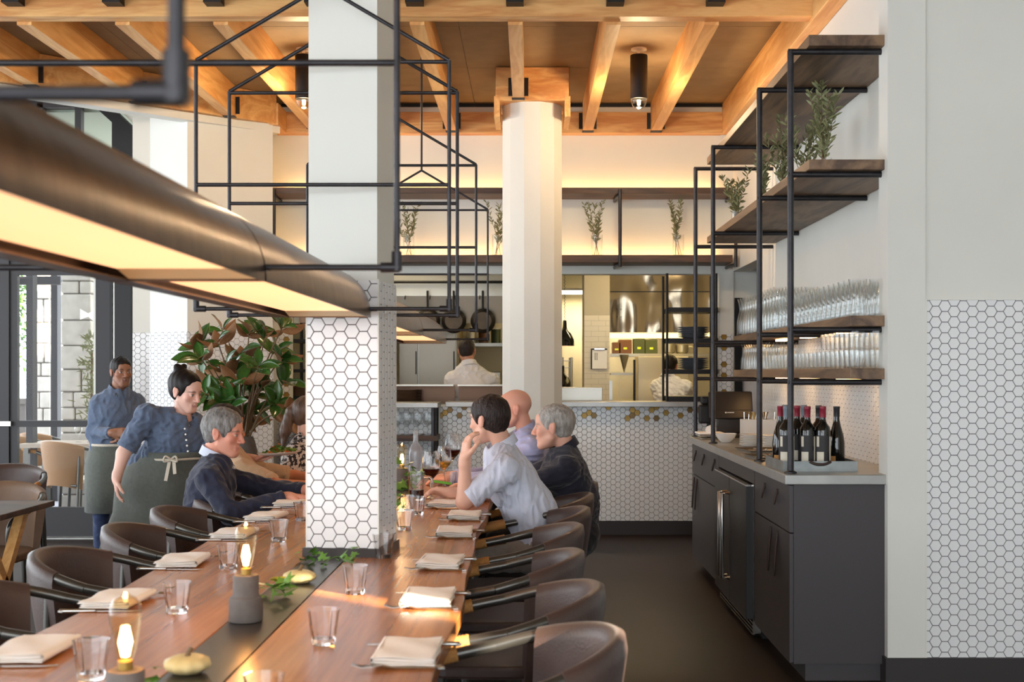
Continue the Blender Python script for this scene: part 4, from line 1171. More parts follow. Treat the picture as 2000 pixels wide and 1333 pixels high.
J = dict(head=A(363, 764, 7.60), f=(0.86, -0.46, -0.30), roll=-0.06, bf=(0.55, -0.8, 0), nb=A(361, 824, 7.64), shR=A(287, 812, 7.52), shL=A(398, 838, 7.80),
         elR=A(241, 886, 7.46), wrR=A(228, 934, 7.42), elL=A(428, 884, 7.62), wrL=A(490, 897, 7.50), wai=A(338, 886, 7.68),
         hR=((0.06, -0.1, -1), (-0.95, -0.25, 0), -1, 0.32), hL=((1, -0.05, 0.05), (0, 0.2, -1), -1, 0.22))
stand_legs(J, A(308, 925, 7.70), (0.55, -0.8, 0), (-2.27, 7.74))
def bun(Fd, L, Bm): 
    Fd.ell(L(0.0, -0.075, 0.105), (0.040, 0.036, 0.034), Bm, 0.006); Fd.ell(L(0.018, -0.085, 0.12), (0.022, 0.022, 0.026), Bm, 0.004)
    Fd.ell(L(-0.02, -0.07, 0.125), (0.02, 0.02, 0.022), Bm, 0.004)
T, g, B, _ = person('woman server in a blue chambray shirt and tied apron, leaning in with a plate', gb, J, (232, 186, 168), None, m_denim, m_dkt,
       fem=True, fat=1.06, collar_m=m_denim, seed=14, neckcut=0.078, vneck=True, sc=1.0, brow=(52, 36, 32),
       hair_fn=lambda c, B: hair_mesh(c, B, m_hblk, top=0.010, back=0.020, nape=-0.085, extra=bun, recede=0.016, lift=0.026))
def rel(px, py, d): return A(px, py, d) - gb
skirt(T, [(rel(341, 882, 7.66), 0.176, 0.150), (rel(333, 893, 7.67), 0.182, 0.156), (rel(320, 912, 7.69), 0.228, 0.180), (rel(309, 948, 7.70), 0.248, 0.198), (rel(302, 1000, 7.71), 0.240, 0.205), (rel(290, 1050, 7.71), 0.265, 0.215), (rel(285, 1088, 7.71), 0.28, 0.22)], m_apron, seed=2)
bw = MB(); bp_ = rel(337, 897, 7.50)
skirt(T, [(rel(337, 893, 7.67), 0.192, 0.166), (rel(335, 897, 7.67), 0.194, 0.168)], m_tape, 'apron_string', seed=2)
for (dx, dz, ex, ez, wdt) in ((-0.01, 0, -0.028, -0.125, 0.016), (0.012, 0, 0.026, -0.085, 0.016)):
    q = MB(); q.bar(bp_ + V(dx, -0.02, dz), bp_ + V(ex, -0.045, ez), wdt * 1.2, 0.003, up=(0, 1, 0)); q.build('apron_tie', m_tape, T)
for sg in (-1, 1):
    q = MB(); q.tube(catmull([bp_ + V(0, -0.03, 0), bp_ + V(sg * 0.03, -0.045, 0.018), bp_ + V(sg * 0.038, -0.045, -0.012), bp_ + V(0, -0.03, -0.006)], 5), 0.006, 6); q.build('apron_bow', m_tape, T, smooth=60)
for i in range(5):                                    # buttons down the placket
    t_ = i / 4; c_ = rel(361 + 6 * t_, 838 + 44 * t_, 7.50 + 0.01 * t_)
    MB().lathe([(0.0055, 0), (0.0055, 0.003), (0.003, 0.004)], 10, c_, M=Matrix.Rotation(math.radians(90), 4, 'X')).build('button', m_plate, T)

# ---- waiter standing by the door
hb = V(-3.25, 10.0, 0)
J = dict(head=A(237, 727, 10.0), f=(0.60, -0.80, -0.04), bf=(0.45, -0.9, 0), nb=A(230, 770, 10.02), shR=A(193, 788, 9.98), shL=A(266, 786, 10.12),
         elR=A(182, 846, 9.96), wrR=A(220, 846, 9.80), elL=A(276, 850, 10.02), wrL=A(240, 848, 9.84), wai=A(222, 862, 10.02),
         hR=((1, -0.1, 0.05), (0.1, -1, 0.2), 1, 0.45), hL=((-1, -0.1, 0.0), (0.1, -1, 0.2), -1, 0.45))
stand_legs(J, A(220, 893, 10.03), (0.45, -0.9, 0), (-3.25, 10.0))
T, g, B, _ = person('waiter in a blue chambray shirt and grey apron standing by the glass door', hb, J, (150, 104, 80), None, m_denim, m_jean,
       collar_m=m_denim, seed=17, stubble=0.3, sleeves=('roll', 'long'), brow=(28, 22, 20), hair_fn=lambda c, B: hair_mesh(c, B, m_hblk, top=0.010, back=0.008, nape=-0.05, recede=0.0))
def relh(px, py, d): return A(px, py, d) - hb
skirt(T, [(relh(222, 866, 10.02), 0.175, 0.15), (relh(219, 905, 10.03), 0.205, 0.175), (relh(217, 950, 10.03), 0.20, 0.18), (relh(217, 1000, 10.02), 0.20, 0.17)], m_apron, seed=5)
skirt(T, [(relh(222, 866, 10.02), 0.182, 0.157), (relh(222, 871, 10.02), 0.184, 0.158)], m_tape, 'apron_string', seed=5)

# ---- cooks in the kitchen
cb = V(-0.56, 12.1, 0)
J = dict(head=A(912, 686, 12.1), f=(0.10, 0.98, -0.15), bf=(0, 1, 0), nb=A(917, 720, 12.08), shL=A(884, 742, 12.08), shR=A(960, 744, 12.1),
         elL=A(876, 800, 12.2), wrL=V(-0.66, 12.5, 1.0), elR=A(972, 800, 12.2), wrR=V(-0.38, 12.5, 1.0), wai=A(922, 812, 12.1),
         hL=((0.2, 1, 0), (0, 0, 1), 1, 0.3), hR=((-0.2, 1, 0), (0, 0, 1), -1, 0.3))
stand_legs(J, A(918, 860, 12.1), (0, 1, 0), (-0.56, 12.1))
T, g, B, _ = person('cook in a white coat seen from behind in the left kitchen opening', cb, J, (190, 134, 108), None, m_coat, m_dkt, sleeves=('long', 'long'), collar_m=m_coat,
       seed=21, fat=1.32, hair_fn=lambda c, B: hair_mesh(c, B, m_hbrn, top=0.006, back=0.006, nape=-0.066, amp=0.0005))
MB().tube(catmull([g['nb'] + V(0.08 * math.cos(a) , 0.055 * math.sin(a), 0.012) for a in [math.pi * 2 * k / 12 for k in range(12)]], 3, True), 0.009, 6, closed=True).build('apron_strap', m_black, T, smooth=60)
jb = V(1.46, 13.6, 0)
J = dict(head=A(1309, 716, 13.6), f=(0.35, 0.85, -0.45), bf=(0.5, 0.8, 0), nb=A(1304, 742, 13.56), shL=A(1282, 756, 13.62), shR=A(1340, 756, 13.5),
         elL=A(1290, 790, 13.9), wrL=V(1.6, 14.15, 1.0), elR=A(1350, 795, 13.8), wrR=V(1.8, 14.1, 1.0), wai=A(1306, 806, 13.5),
         hL=((0.2, 1, 0), (0, 0, 1), 1, 0.3), hR=((-0.2, 1, 0), (0, 0, 1), -1, 0.3))
stand_legs(J, A(1305, 850, 13.5), (0.5, 0.8, 0), (1.46, 13.5))
person('cook in a white shirt bending over behind the right kitchen opening', jb, J, (170, 116, 92), None, m_coat, m_dkt, sleeves=('roll', 'roll'), collar_m=m_coat,
       seed=23, fat=1.05, hair_fn=lambda c, B: hair_mesh(c, B, m_hblk, top=0.008, back=0.006, nape=-0.066))
# ================================================================ things on the long table
ZT = 0.7765
def tdepth(py): return (H - ZT) * F / (py - CY)
def on_table(px, py): d = tdepth(py); return Vector((PX(px, d), d, ZT))
def glass_lathe(out, inn, seg=20, flute=None):
    """closed vessel of glass: outer profile up, inner profile down"""
    b = MB(); prof = [(0.0, out[0][1])] + out + inn[::-1] + [(0.0, inn[0][1])]
    vs = []
    for (r, z) in prof:
        for k in range(seg):
            a = 2 * math.pi * k / seg
            vs.append((max(r, 1e-5) * math.cos(a), max(r, 1e-5) * math.sin(a), z))
    fs = []
    for i in range(len(prof) - 1):
        for k in range(seg):
            l = (k + 1) % seg; fs.append((i * seg + k, i * seg + l, i * seg + seg + l, i * seg + seg + k))
    return b.add(vs, fs)
tumb = glass_lathe([(0.0285, 0), (0.029, 0.003), (0.0335, 0.04), (0.040, 0.086)], [(0.0245, 0.014), (0.030, 0.04), (0.0382, 0.086)], 12).mesh('tumbler', m_glassr, smooth=20)
def tumbler(p, label, s=1.0, grp='faceted water tumblers on the long table'):
    o = put('tumbler', tumb, None, p, (0, 0, random.random()), scale=(s, s, s)); return tag(o, label, 'glass', grp)
# folded napkin
def napkin_mesh():
    b = MB(); nx, ny = 10, 14; 
    lay = []
    for li, (z0, z1, sh) in enumerate(((0.0, 0.0055, 0.0), (0.0058, 0.011, 0.003), (0.0113, 0.017, -0.002), (0.0172, 0.022, 0.002))):
        vs = []
        for top in (0, 1):
            for i in range(nx + 1):
                for j in range(ny + 1):
                    u = i / nx * 2 - 1; v = j / ny * 2 - 1
                    x = u * 0.070 + sh + 0.002 * math.sin(v * 5 + li); y = v * 0.115 + 0.002 * math.sin(u * 4 + li)
                    ed = max(abs(u), abs(v)); rnd = max(0, ed - 0.85) / 0.15
                    z = (z1 - 0.0022 * rnd * rnd if top else z0 + 0.0018 * rnd * rnd) + (0.0018 * math.sin(3 * u + 4 * v + li) * (li / 3.0))
                    vs.append((x, y, z))
        n1 = (nx + 1) * (ny + 1); fs = []
        for i in range(nx):
            for j in range(ny):
                a = i * (ny + 1) + j; q = (a, a + ny + 1, a + ny + 2, a + 1)
                fs.append(q[::-1]); fs.append(tuple(n1 + t for t in q))
        ring = [i * (ny + 1) for i in range(nx + 1)] + [nx * (ny + 1) + j for j in range(1, ny + 1)] + [i * (ny + 1) + ny for i in range(nx - 1, -1, -1)] + [j for j in range(ny - 1, 0, -1)]
        for t in range(len(ring)):
            a, c = ring[t], ring[(t + 1) % len(ring)]; fs.append((a, c, n1 + c, n1 + a))
        lay.append((vs, fs))
    for vs, fs in lay: b.add(vs, fs)
    # the fold along one long side joins the layers
    pts = []
    vs = []
    for j in range(ny + 1):
        y = (j / ny * 2 - 1) * 0.113
        for k in range(9):
            a = math.pi * k / 8 - math.pi / 2
            vs.append((0.066 + 0.010 * math.cos(a), y, 0.0112 + 0.0108 * math.sin(a)))
    fs = [(j * 9 + k, j * 9 + k + 1, j * 9 + 10 + k, j * 9 + 9 + k) for j in range(ny) for k in range(8)]
    b.add(vs, fs)
    return b.mesh('napkin', m_linen, smooth=50)
nap = napkin_mesh()
def fork_mesh():
    b = MB()
    b.tube([(0.105, 0, 0.004), (0.06, 0, 0.003), (0.0, 0, 0.004), (-0.03, 0, 0.010)], [0.0055, 0.004, 0.0028, 0.003], 6)
    b.box(0.098, 0.112, -0.008, 0.008, 0.001, 0.0035)
    b.add([(-0.028, -0.004, 0.010), (-0.028, 0.004, 0.010), (-0.05, 0.012, 0.008), (-0.05, -0.012, 0.008), (-0.028, -0.004, 0.012), (-0.028, 0.004, 0.012), (-0.05, 0.012, 0.010), (-0.05, -0.012, 0.010)],
          [(0, 1, 2, 3), (7, 6, 5, 4), (0, 4, 5, 1), (1, 5, 6, 2), (2, 6, 7, 3), (3, 7, 4, 0)])
    for y in (-0.0105, -0.0035, 0.0035, 0.0105): b.tube([(-0.05, y, 0.009), (-0.075, y, 0.008), (-0.098, y, 0.014)], [0.0016, 0.0014, 0.0008], 5)
    return b.mesh('fork', m_silver, smooth=50)
def knife_mesh():
    b = MB(); b.tube([(0.118, 0, 0.004), (0.06, 0, 0.004), (0.02, 0, 0.004)], [0.0065, 0.0055, 0.004], 8)
    b.box(0.110, 0.122, -0.007, 0.007, 0.001, 0.006)
    b.prism([(0.02, -0.004), (0.015, 0.008), (-0.07, 0.010), (-0.105, 0.004), (-0.11, -0.004)], 0.003, 0.0045)
    return b.mesh('knife', m_silver, smooth=50)
fk, kn = fork_mesh(), knife_mesh()
RS = [(798, 1286), (838, 1177), (862, 1106), (889, 1046), (908, 1013), (868, 990)]
LS = [(62, 1280), (230, 1180), (356, 1103), (457, 1049), (519, 1015), (566, 988)]
for i, ((px, py), (qx, qy)) in enumerate(zip(RS, LS)):
    p = on_table(px, py)
    nm = ORD[i]
    tag(put('napkin', nap, None, p + Vector((0, 0, 0.006)), (0, 0, math.pi + random.uniform(-0.08, 0.08))), 'folded cream linen napkin, %s on the right side of the table' % nm, 'napkin', 'folded napkins on the long table')
    tag(put('fork', fk, None, p + Vector((-0.02, -0.118, 0)), (0, 0, random.uniform(-0.1, 0.1))), 'fork beside the napkin, %s on the right side of the table' % nm, 'fork', 'forks on the long table')
    tag(put('knife', kn, None, p + Vector((-0.005, 0.135, 0)), (0, 0, random.uniform(-0.08, 0.08))), 'knife beside the napkin, %s on the right side of the table' % nm, 'knife', 'knives on the long table')
    p = on_table(qx, qy)
    tag(put('napkin', nap, None, p + Vector((0, 0, 0.006)), (0, 0, random.uniform(-0.08, 0.08))), 'folded cream linen napkin, %s on the left side of the table' % nm, 'napkin', 'folded napkins on the long table')
    tag(put('fork', fk, None, p + Vector((0.03, 0.135, 0)), (0, 0, math.pi + random.uniform(-0.1, 0.1))), 'fork beside the napkin, %s on the left side of the table' % nm, 'fork', 'forks on the long table')
    tag(put('knife', kn, None, p + Vector((0.0, -0.130, 0)), (0, 0, math.pi + random.uniform(-0.08, 0.08))), 'knife beside the napkin, %s on the left side of the table' % nm, 'knife', 'knives on the long table')
for (px, py, lab) in ((178, 1326, 'faceted clear tumbler nearest on the left half of the table'), (346, 1197, 'faceted clear tumbler behind the nearest bulb lamp, left half of the table'), (446, 1112, 'faceted clear tumbler directly behind the tall bulb lamp'),
                      (544, 1058, 'faceted clear tumbler left of the pillar base'), (590, 1018, 'faceted clear tumbler half hidden by the left edge of the pillar'),
                      (515, 1405, 'faceted clear tumbler cut by the bottom edge of the picture'), (632, 1258, 'faceted clear tumbler nearest on the right half of the table'), (694, 1160, 'faceted clear tumbler just in front of the pillar, beside the light streak'),
                      (749, 1090, 'faceted clear tumbler touching the right front corner of the pillar'), (790, 1036, 'faceted clear tumbler close to the right face of the pillar'), (815, 1006, 'faceted clear tumbler in front of the wine pitcher'),
                      (797, 1003, 'faceted clear tumbler left of the one in front of the pitcher'), (879, 951, 'faceted clear tumbler by the hand with the lime wedge')):
    tumbler(on_table(px, py), lab)

# bulb lamps on concrete feet
def bulb_lamp(p, label):
    t = thing('bulb_lamp', label, 'lamp', p, 0, 'bulb lamps on concrete feet')
    MB().lathe([(0.043, 0), (0.0455, 0.003), (0.0455, 0.055), (0.043, 0.064), (0.036, 0.068), (0.0345, 0.072), (0.0345, 0.122), (0.032, 0.125), (0.018, 0.1255)], 28).build('foot', m_conc, t, smooth=40)
    MB().lathe([(0.0135, 0.124), (0.0135, 0.142)], 14).build('socket', m_gold, t, smooth=40)
    MB().lathe([(0.0125, 0.140), (0.019, 0.160), (0.0255, 0.195), (0.0295, 0.225), (0.0285, 0.243), (0.021, 0.256), (0.009, 0.262), (0.004, 0.268), (0.0, 0.269)], 22).build('bulb', m_bulb, t, smooth=60)
    for k in range(4):
        a = k * math.pi / 2 + 0.4; c, s_ = math.cos(a), math.sin(a)
        MB().tube([(0.004 * c, 0.004 * s_, 0.150), (0.010 * c, 0.010 * s_, 0.176), (0.004 * c, 0.004 * s_, 0.205)], 0.0028, 6).build('filament', m_fil, t, smooth=60)
    point_light('lamp_light', (0, 0, 0.30), 0.9, (1.0, 0.66, 0.34), 0.02, t)
bulb_lamp(Vector((-0.770, 3.47, ZT)), 'amber bulb lamp on a two-step concrete foot, the whole one in front of the pillar')
bulb_lamp(Vector((-0.746, 2.36, ZT)), 'amber bulb lamp with its concrete foot cut by the bottom edge')
bulb_lamp(Vector((-0.735, 7.35, ZT)), 'amber bulb lamp just behind the pillar by the wine pitcher')

# pattypan gourds
m_gourd = mat('pale yellow gourd', (226, 212, 160), 0.5, var=0.6, col2=(206, 186, 124), vscale=20)
def gourd(p, label, r=0.052):
    t = thing('gourd', label, 'gourd', p)
    b = MB(); vs = []; seg = 40; prof = [(0.0, 0.0), (0.6, 0.001), (0.92, 0.012), (1.0, 0.020), (0.93, 0.029), (0.6, 0.038), (0.25, 0.040), (0.0, 0.037)]
    for (q, z) in prof:
        for k in range(seg):
            a = 2 * math.pi * k / seg; w = 1 + 0.05 * math.cos(10 * a) * q
            vs.append((r * q * w * math.cos(a), r * q * w * math.sin(a), z))
    fs = [(i * seg + k, i * seg + (k + 1) % seg, i * seg + seg + (k + 1) % seg, i * seg + seg + k) for i in range(len(prof) - 1) for k in range(seg)]
    b.add(vs, fs).build('fruit', m_gourd, t, smooth=70)
    MB().tube([(0, 0, 0.036), (0.003, 0, 0.046), (0.008, 0.004, 0.056)], [0.007, 0.005, 0.0055], 8).build('stem', m_stem, t, smooth=60)
gourd(Vector((-0.768, 2.87, ZT)), 'pale flat gourd near the bottom edge of the table')
gourd(Vector((-0.738, 4.10, ZT)), 'pale flat gourd half under the yellow blossom in front of the pillar')

# vine sprigs: lobed leaves on a stem
m_vine = mat('fresh vine leaf', (112, 160, 62), 0.5, var=0.7, col2=(70, 118, 46), vscale=30)
m_blos = mat('yellow blossom', (226, 214, 70), 0.6, var=0.6, col2=(150, 170, 60), vscale=30)
def lobed_leaf():
    b = MB(); pts = []
    for (a, r) in ((-150, 0.30), (-110, 0.62), (-82, 0.42), (-50, 0.86), (-28, 0.55), (0, 1.12), (28, 0.55), (50, 0.86), (82, 0.42), (110, 0.62), (150, 0.30)):
        a = math.radians(a); pts.append((r * math.cos(a), r * math.sin(a), 0.10 * r * math.cos(3 * a) - 0.16 * r * r))
    vs = [(-0.1, 0, 0)] + pts + [(0.3, 0, 0.05)]
    n = len(pts); fs = [(n + 1, 1 + i, 2 + i) for i in range(n - 1)] + [(n + 1, n, 0), (n + 1, 0, 1)]
    b.add(vs, fs); return b.mesh('leaf', m_vine, smooth=80)
lobe = lobed_leaf()
def vine(p, label, n=14, spread=(0.08, 0.08), h=0.05, size=0.028, seed=0, blossom=False):
    r = random.Random(seed); t = thing('vine_sprig', label, 'greenery', p)
    main = [Vector((r.uniform(-1, 1) * spread[0] * k / 4, (k / 4 - 0.5) * 2 * spread[1], 0.006 + h * 0.5 * math.sin(k * 0.8))) for k in range(5)]
    MB().tube(catmull(main, 5), 0.0018, 5).build('stem', m_vine, t, smooth=60)
    for k in range(n):
        q = Vector((r.uniform(-1, 1) * spread[0], r.uniform(-1, 1) * spread[1], 0.008 + r.random() * h))
        s = size * r.uniform(0.6, 1.2)
        put('leaf', lobe, t, q, (r.uniform(-0.6, 0.6), r.uniform(-0.9, 0.3), r.uniform(0, 6.28)), scale=(s, s, s))
    if blossom:
        b = MB()
        for k in range(5):
            a = k * 1.256; b.add([(0, 0, 0), (0.02 * math.cos(a - 0.5), 0.02 * math.sin(a - 0.5), 0.018), (0.036 * math.cos(a), 0.036 * math.sin(a), 0.016), (0.02 * math.cos(a + 0.5), 0.02 * math.sin(a + 0.5), 0.018)], [(0, 1, 2, 3)])
        o = b.build('blossom', m_blos, t, smooth=80, loc=(0.0, 0.07, 0.035))
        MB().tube([(-0.02, 0.07, 0.03), (-0.06, 0.09, 0.03), (-0.11, 0.12, 0.035)], 0.003, 6).build('flower_stem', m_gourd, t, smooth=60)
vine(Vector((-0.755, 3.80, ZT)), 'green vine sprig with a yellow blossom beside the bulb lamp', 20, (0.055, 0.07), 0.05, 0.034, 3, True)
vine(Vector((-0.71, 4.45, ZT)), 'green vine sprig lying against the foot of the pillar', 20, (0.10, 0.09), 0.05, 0.034, 5)
vine(Vector((-0.80, 2.68, ZT)), 'small green vine sprig at the bottom edge near the gourd', 8, (0.05, 0.04), 0.05, 0.026, 8)
vine(Vector((-0.66, 6.30, ZT)), 'green vine sprig on the table behind the pillar', 24, (0.05, 0.12), 0.13, 0.034, 9)
vine(Vector((-0.66, 7.05, ZT)), 'dark green vine sprig between the far bulb lamp and the pitcher', 26, (0.07, 0.10), 0.17, 0.034, 12)

# wine glasses, pitcher, bottle
def wine(p, label, liquid, level, s=1.0):
    t = thing('wine_glass', label, 'glass', p); t.scale = (s, s, s)
    glass_lathe([(0.036, 0), (0.034, 0.003), (0.006, 0.006), (0.0038, 0.02), (0.0038, 0.085), (0.012, 0.095), (0.036, 0.122), (0.044, 0.15), (0.040, 0.19), (0.033, 0.225)],
                [(0.004, 0.100), (0.034, 0.124), (0.0425, 0.15), (0.0388, 0.19), (0.0322, 0.225)], 22).build('glass', m_glassr, t, smooth=50)
    MB().lathe([(0.0, 0.1005), (0.010, 0.1025), (0.0335, 0.1245), (0.0405, 0.1245 + (level - 0.1245) * 0.6), (0.0418, level), (0.0, level)], 22).build('wine', liquid, t, smooth=50)
m_red = mat('red wine', (52, 8, 12), 0.05, spec=0.5)
m_wht = mat('white wine', (226, 178, 70), 0.02, trans=0.7, ior=1.33)
wine(on_table(842, 974), 'large glass of red wine in front of the pitcher handle', m_red, 0.142, 1.12)
wine(on_table(867, 949), 'glass of white wine between the two red ones', m_wht, 0.135, 1.05)
wine(Vector((-0.50, 8.25, ZT)), 'glass of red wine furthest from the camera', m_red, 0.14, 1.25)
t = thing('pitcher', 'glass pitcher half filled with dark wine on the table', 'pitcher', on_table(813, 985))
glass_lathe([(0.036, 0), (0.038, 0.004), (0.0385, 0.10), (0.041, 0.165)], [(0.033, 0.012), (0.0355, 0.10), (0.0385, 0.165)], 12).build('vessel', m_glassr, t, smooth=20)
MB().lathe([(0.0, 0.013), (0.0325, 0.013), (0.0345, 0.072), (0.0, 0.072)], 20).build('wine', m_red, t, smooth=40)
MB().tube(catmull([(0.038, 0, 0.14), (0.075, 0, 0.135), (0.085, 0, 0.09), (0.07, 0, 0.045), (0.038, 0, 0.03)], 5), 0.006, 8).build('handle', m_glassr, t, smooth=60)
o = glass_lathe([(0.044, 0), (0.046, 0.005), (0.046, 0.16), (0.042, 0.19), (0.017, 0.225), (0.0145, 0.30), (0.016, 0.305)], [(0.042, 0.012), (0.0435, 0.16), (0.0395, 0.188), (0.0145, 0.224), (0.012, 0.305)], 22).build('water_bottle', mat('frosted clear glass', (245, 250, 255), 0.12, trans=0.9, ior=1.4), smooth=50, loc=(PX(812, 8.2), 8.2, ZT))
tag(o, 'clear water bottle standing on the table behind the pillar', 'bottle')
o = MB().prism([(0.045 * math.cos(a), 0.018 * math.sin(a)) for a in [math.pi * k / 10 for k in range(11)]], -0.006, 0.006).build('lime_wedge', mat('lime skin', (104, 168, 40), 0.45), smooth=30, loc=P(864, 943, 6.52))
o.rotation_euler = (0, 0.15, 0.2); tag(o, 'bright green lime wedge held by the dark-haired man', 'lime')
o = MB().box(-0.035, 0.035, -0.06, 0.06, 0, 0.008).build('phone', m_black, bevel=0.003, loc=on_table(586, 968)); tag(o, 'black phone lying on the table left of the pillar', 'phone')

# plate of salad in the server's hand
pp = P(546, 890, 7.46)
t = thing('serving_plate', 'oval white plate of salad carried by the server', 'plate', pp); t.rotation_euler = (0.0, -0.06, 0.0)
MB().lathe([(0.05, 0.0), (0.09, 0.004), (0.128, 0.018), (0.130, 0.021), (0.088, 0.009), (0.0, 0.006)], 32).build('plate', m_plate, t, smooth=60)
r = random.Random(4); m_orange = mat('shaved carrot', (224, 120, 56), 0.6); m_lett = mat('lettuce', (132, 150, 54), 0.5, var=0.8, col2=(84, 108, 34), vscale=40)
for m_, n_, nm in ((m_lett, 110, 'lettuce'), (m_orange, 22, 'carrot_shavings'), (m_vine, 30, 'herbs')):
    b = MB()
    for k in range(n_):
        a = r.uniform(0, 6.28); q = r.random() ** 0.6; c = Vector((q * 0.095 * math.cos(a), q * 0.08 * math.sin(a), 0.012 + (1 - q) * 0.045 * r.random() + 0.008))
        M4 = Matrix.Translation(c) @ Matrix.Rotation(r.uniform(0, 6.28), 4, 'Z') @ Matrix.Rotation(r.uniform(-0.9, 0.9), 4, 'X') @ Matrix.Scale(r.uniform(0.010, 0.020), 4)
        b.add([M4 @ Vector(v) for v in ((-1, 0, 0), (-0.2, -0.6, 0.3), (0.6, -0.5, 0.1), (1, 0.1, 0.4), (0.5, 0.6, 0.2), (-0.3, 0.6, 0.35), (0.1, 0, -0.1))], [(6, 0, 1), (6, 1, 2), (6, 2, 3), (6, 3, 4), (6, 4, 5), (6, 5, 0)])
    o = b.build(nm, m_, t, smooth=80); o['kind'] = 'stuff'

# ================================================================ things on the counter at the right
ZC = 0.973
t = thing('bottle_tray', 'galvanised metal tray with a leather handle holding wine bottles', 'tray', (1.395, 6.375, ZC))
m_galv = mat('galvanised steel', (160, 164, 164), 0.4, metal=0.7, var=0.7, col2=(120, 126, 126), vscale=14)
b = MB(); w_, d_ = 0.18, 0.225
b.box(-w_, w_, -d_, d_, 0, 0.004); b.box(-w_, w_, -d_, -d_ + 0.004, 0.004, 0.05); b.box(-w_, w_, d_ - 0.004, d_, 0.004, 0.05); b.box(-w_, -w_ + 0.004, -d_ + 0.004, d_ - 0.004, 0.004, 0.05); b.box(w_ - 0.004, w_, -d_ + 0.004, d_ - 0.004, 0.004, 0.05)
b.build('tray_body', m_galv, t)
MB().tube(catmull([(-0.05, -d_ - 0.002, 0.048), (-0.02, -d_ - 0.012, 0.036), (0.02, -d_ - 0.012, 0.036), (0.05, -d_ - 0.002, 0.048)], 4), 0.007, 8).build('handle', m_strap, t, smooth=60)
m_btl = mat('dark green bottle glass', (16, 18, 16), 0.06, coat=0.6); m_lab = mat('cream bottle label', (222, 214, 196), 0.7); m_labd = mat('dark bottle label', (52, 50, 52), 0.6)
m_capr = mat('wine red capsule', (140, 30, 52), 0.35); m_capk = mat('black capsule', (40, 42, 44), 0.35); m_caps = mat('steel blue capsule', (120, 132, 144), 0.35)
bord = [(0.034, 0), (0.0375, 0.004), (0.0375, 0.185), (0.034, 0.205), (0.018, 0.228), (0.0145, 0.245), (0.0145, 0.305), (0.0, 0.305)]
burg = [(0.037, 0), (0.040, 0.004), (0.040, 0.125), (0.034, 0.165), (0.022, 0.205), (0.015, 0.24), (0.0145, 0.298), (0.0, 0.298)]
def arc_label(parent, r, z0, z1, a0, a1, m):
    b = MB(); n = 10; vs = []
    for k in range(n + 1):
        a = math.radians(a0 + (a1 - a0) * k / n); vs += [(r * math.cos(a), r * math.sin(a), z0), (r * math.cos(a), r * math.sin(a), z1)]
    b.add(vs, [(2 * k, 2 * k + 2, 2 * k + 3, 2 * k + 1) for k in range(n)]); return b.build('bottle_label', m, parent, smooth=80)
def bottle(x, y, prof, cap, label, rz=0.0, two=True):
    t = thing('wine_bottle', label, 'bottle', (x, y, ZC + 0.005), rz, 'wine bottles in the tray')
    MB().lathe(prof, 22).build('glass', m_btl, t, smooth=50)
    MB().lathe([(0.0152, 0.252), (0.0155, 0.29), (0.0165, 0.292), (0.0165, 0.304), (0.0155, prof[-1][1] + 0.0015), (0.0, prof[-1][1] + 0.002)], 18).build('capsule', cap, t, smooth=40)
    if two:
        arc_label(t, 0.038, 0.035, 0.165, -175, -60, m_labd); arc_label(t, 0.0383, 0.035, 0.085, -150, -95, m_lab)
        arc_label(t, 0.0383, 0.11, 0.16, -152, -130, m_lab); arc_label(t, 0.0381, 0.04, 0.16, -48, -18, m_lab)
    else: arc_label(t, 0.0405, 0.01, 0.06, -150, -110, m_rope)
for (px, y, cap, pr, lab, two) in ((1536, 6.27, m_caps, bord, 'dark wine bottle with a steel-coloured capsule behind the near post', True), (1577, 6.27, m_capr, bord, 'dark wine bottle with a red capsule in the middle of the front row', True),
                              (1607, 6.26, m_capr, bord, 'dark wine bottle with a red capsule at the right of the front row', True), (1634, 6.34, m_capk, burg, 'slope-shouldered dark wine bottle with a black capsule at the right end', False),
                              (1557, 6.40, m_capr, bord, 'dark wine bottle with a red capsule in the second row beside the post', True), (1570, 6.52, m_caps, bord, 'dark wine bottle with a steel-coloured capsule at the back of the tray', True),
                              (1599, 6.42, m_capk, bord, 'dark wine bottle with a black capsule behind the right red one', True), (1524, 6.42, m_capr, burg, 'sloping dark wine bottle with a red capsule at the left end of the tray', False),
                              (1533, 6.54, m_caps, bord, 'dark wine bottle with a steel-coloured capsule in the back left corner', True)):
    bottle(PX(px, y), y, pr, cap, lab, 0.0, two)
def plate_stack(name, x, y, z, r, n, m, grp, lab, dz=0.011):
    me = MB().lathe([(r * 0.6, 0), (r * 0.65, 0.002), (r * 0.98, 0.010), (r, 0.013), (r * 0.97, 0.014), (r * 0.62, 0.006), (0, 0.005)], 28).mesh(name, m, smooth=50)
    for k in range(n):
        o = put(name, me, None, (x + random.uniform(-1, 1) * 0.002, y, z + k * dz)); tag(o, lab, 'plate', grp)
plate_stack('small_plate', 1.425, 8.25, ZC, 0.075, 7, m_plate, 'small white plates stacked left on the counter', 'small white plate in the low stack in front of the cutlery caddy')
plate_stack('small_plate', 1.545, 8.12, ZC, 0.080, 7, m_plate, 'small white plates stacked right on the counter', 'small white plate in the stack to the right of the low one')
plate_stack('saucer', 1.70, 8.45, ZC, 0.06, 16, m_plate, 'white saucers in a tall stack', 'white saucer in the tall stack beside the cutlery caddy', dz=0.0075)
o = MB().lathe([(0.028, 0), (0.034, 0.003), (0.062, 0.035), (0.072, 0.062), (0.070, 0.062), (0.058, 0.034), (0.03, 0.008), (0, 0.007)], 28).build('bowl', m_plate, smooth=50, loc=(1.335, 8.72, ZC)); tag(o, 'small white bowl on the counter beside the plates', 'bowl')
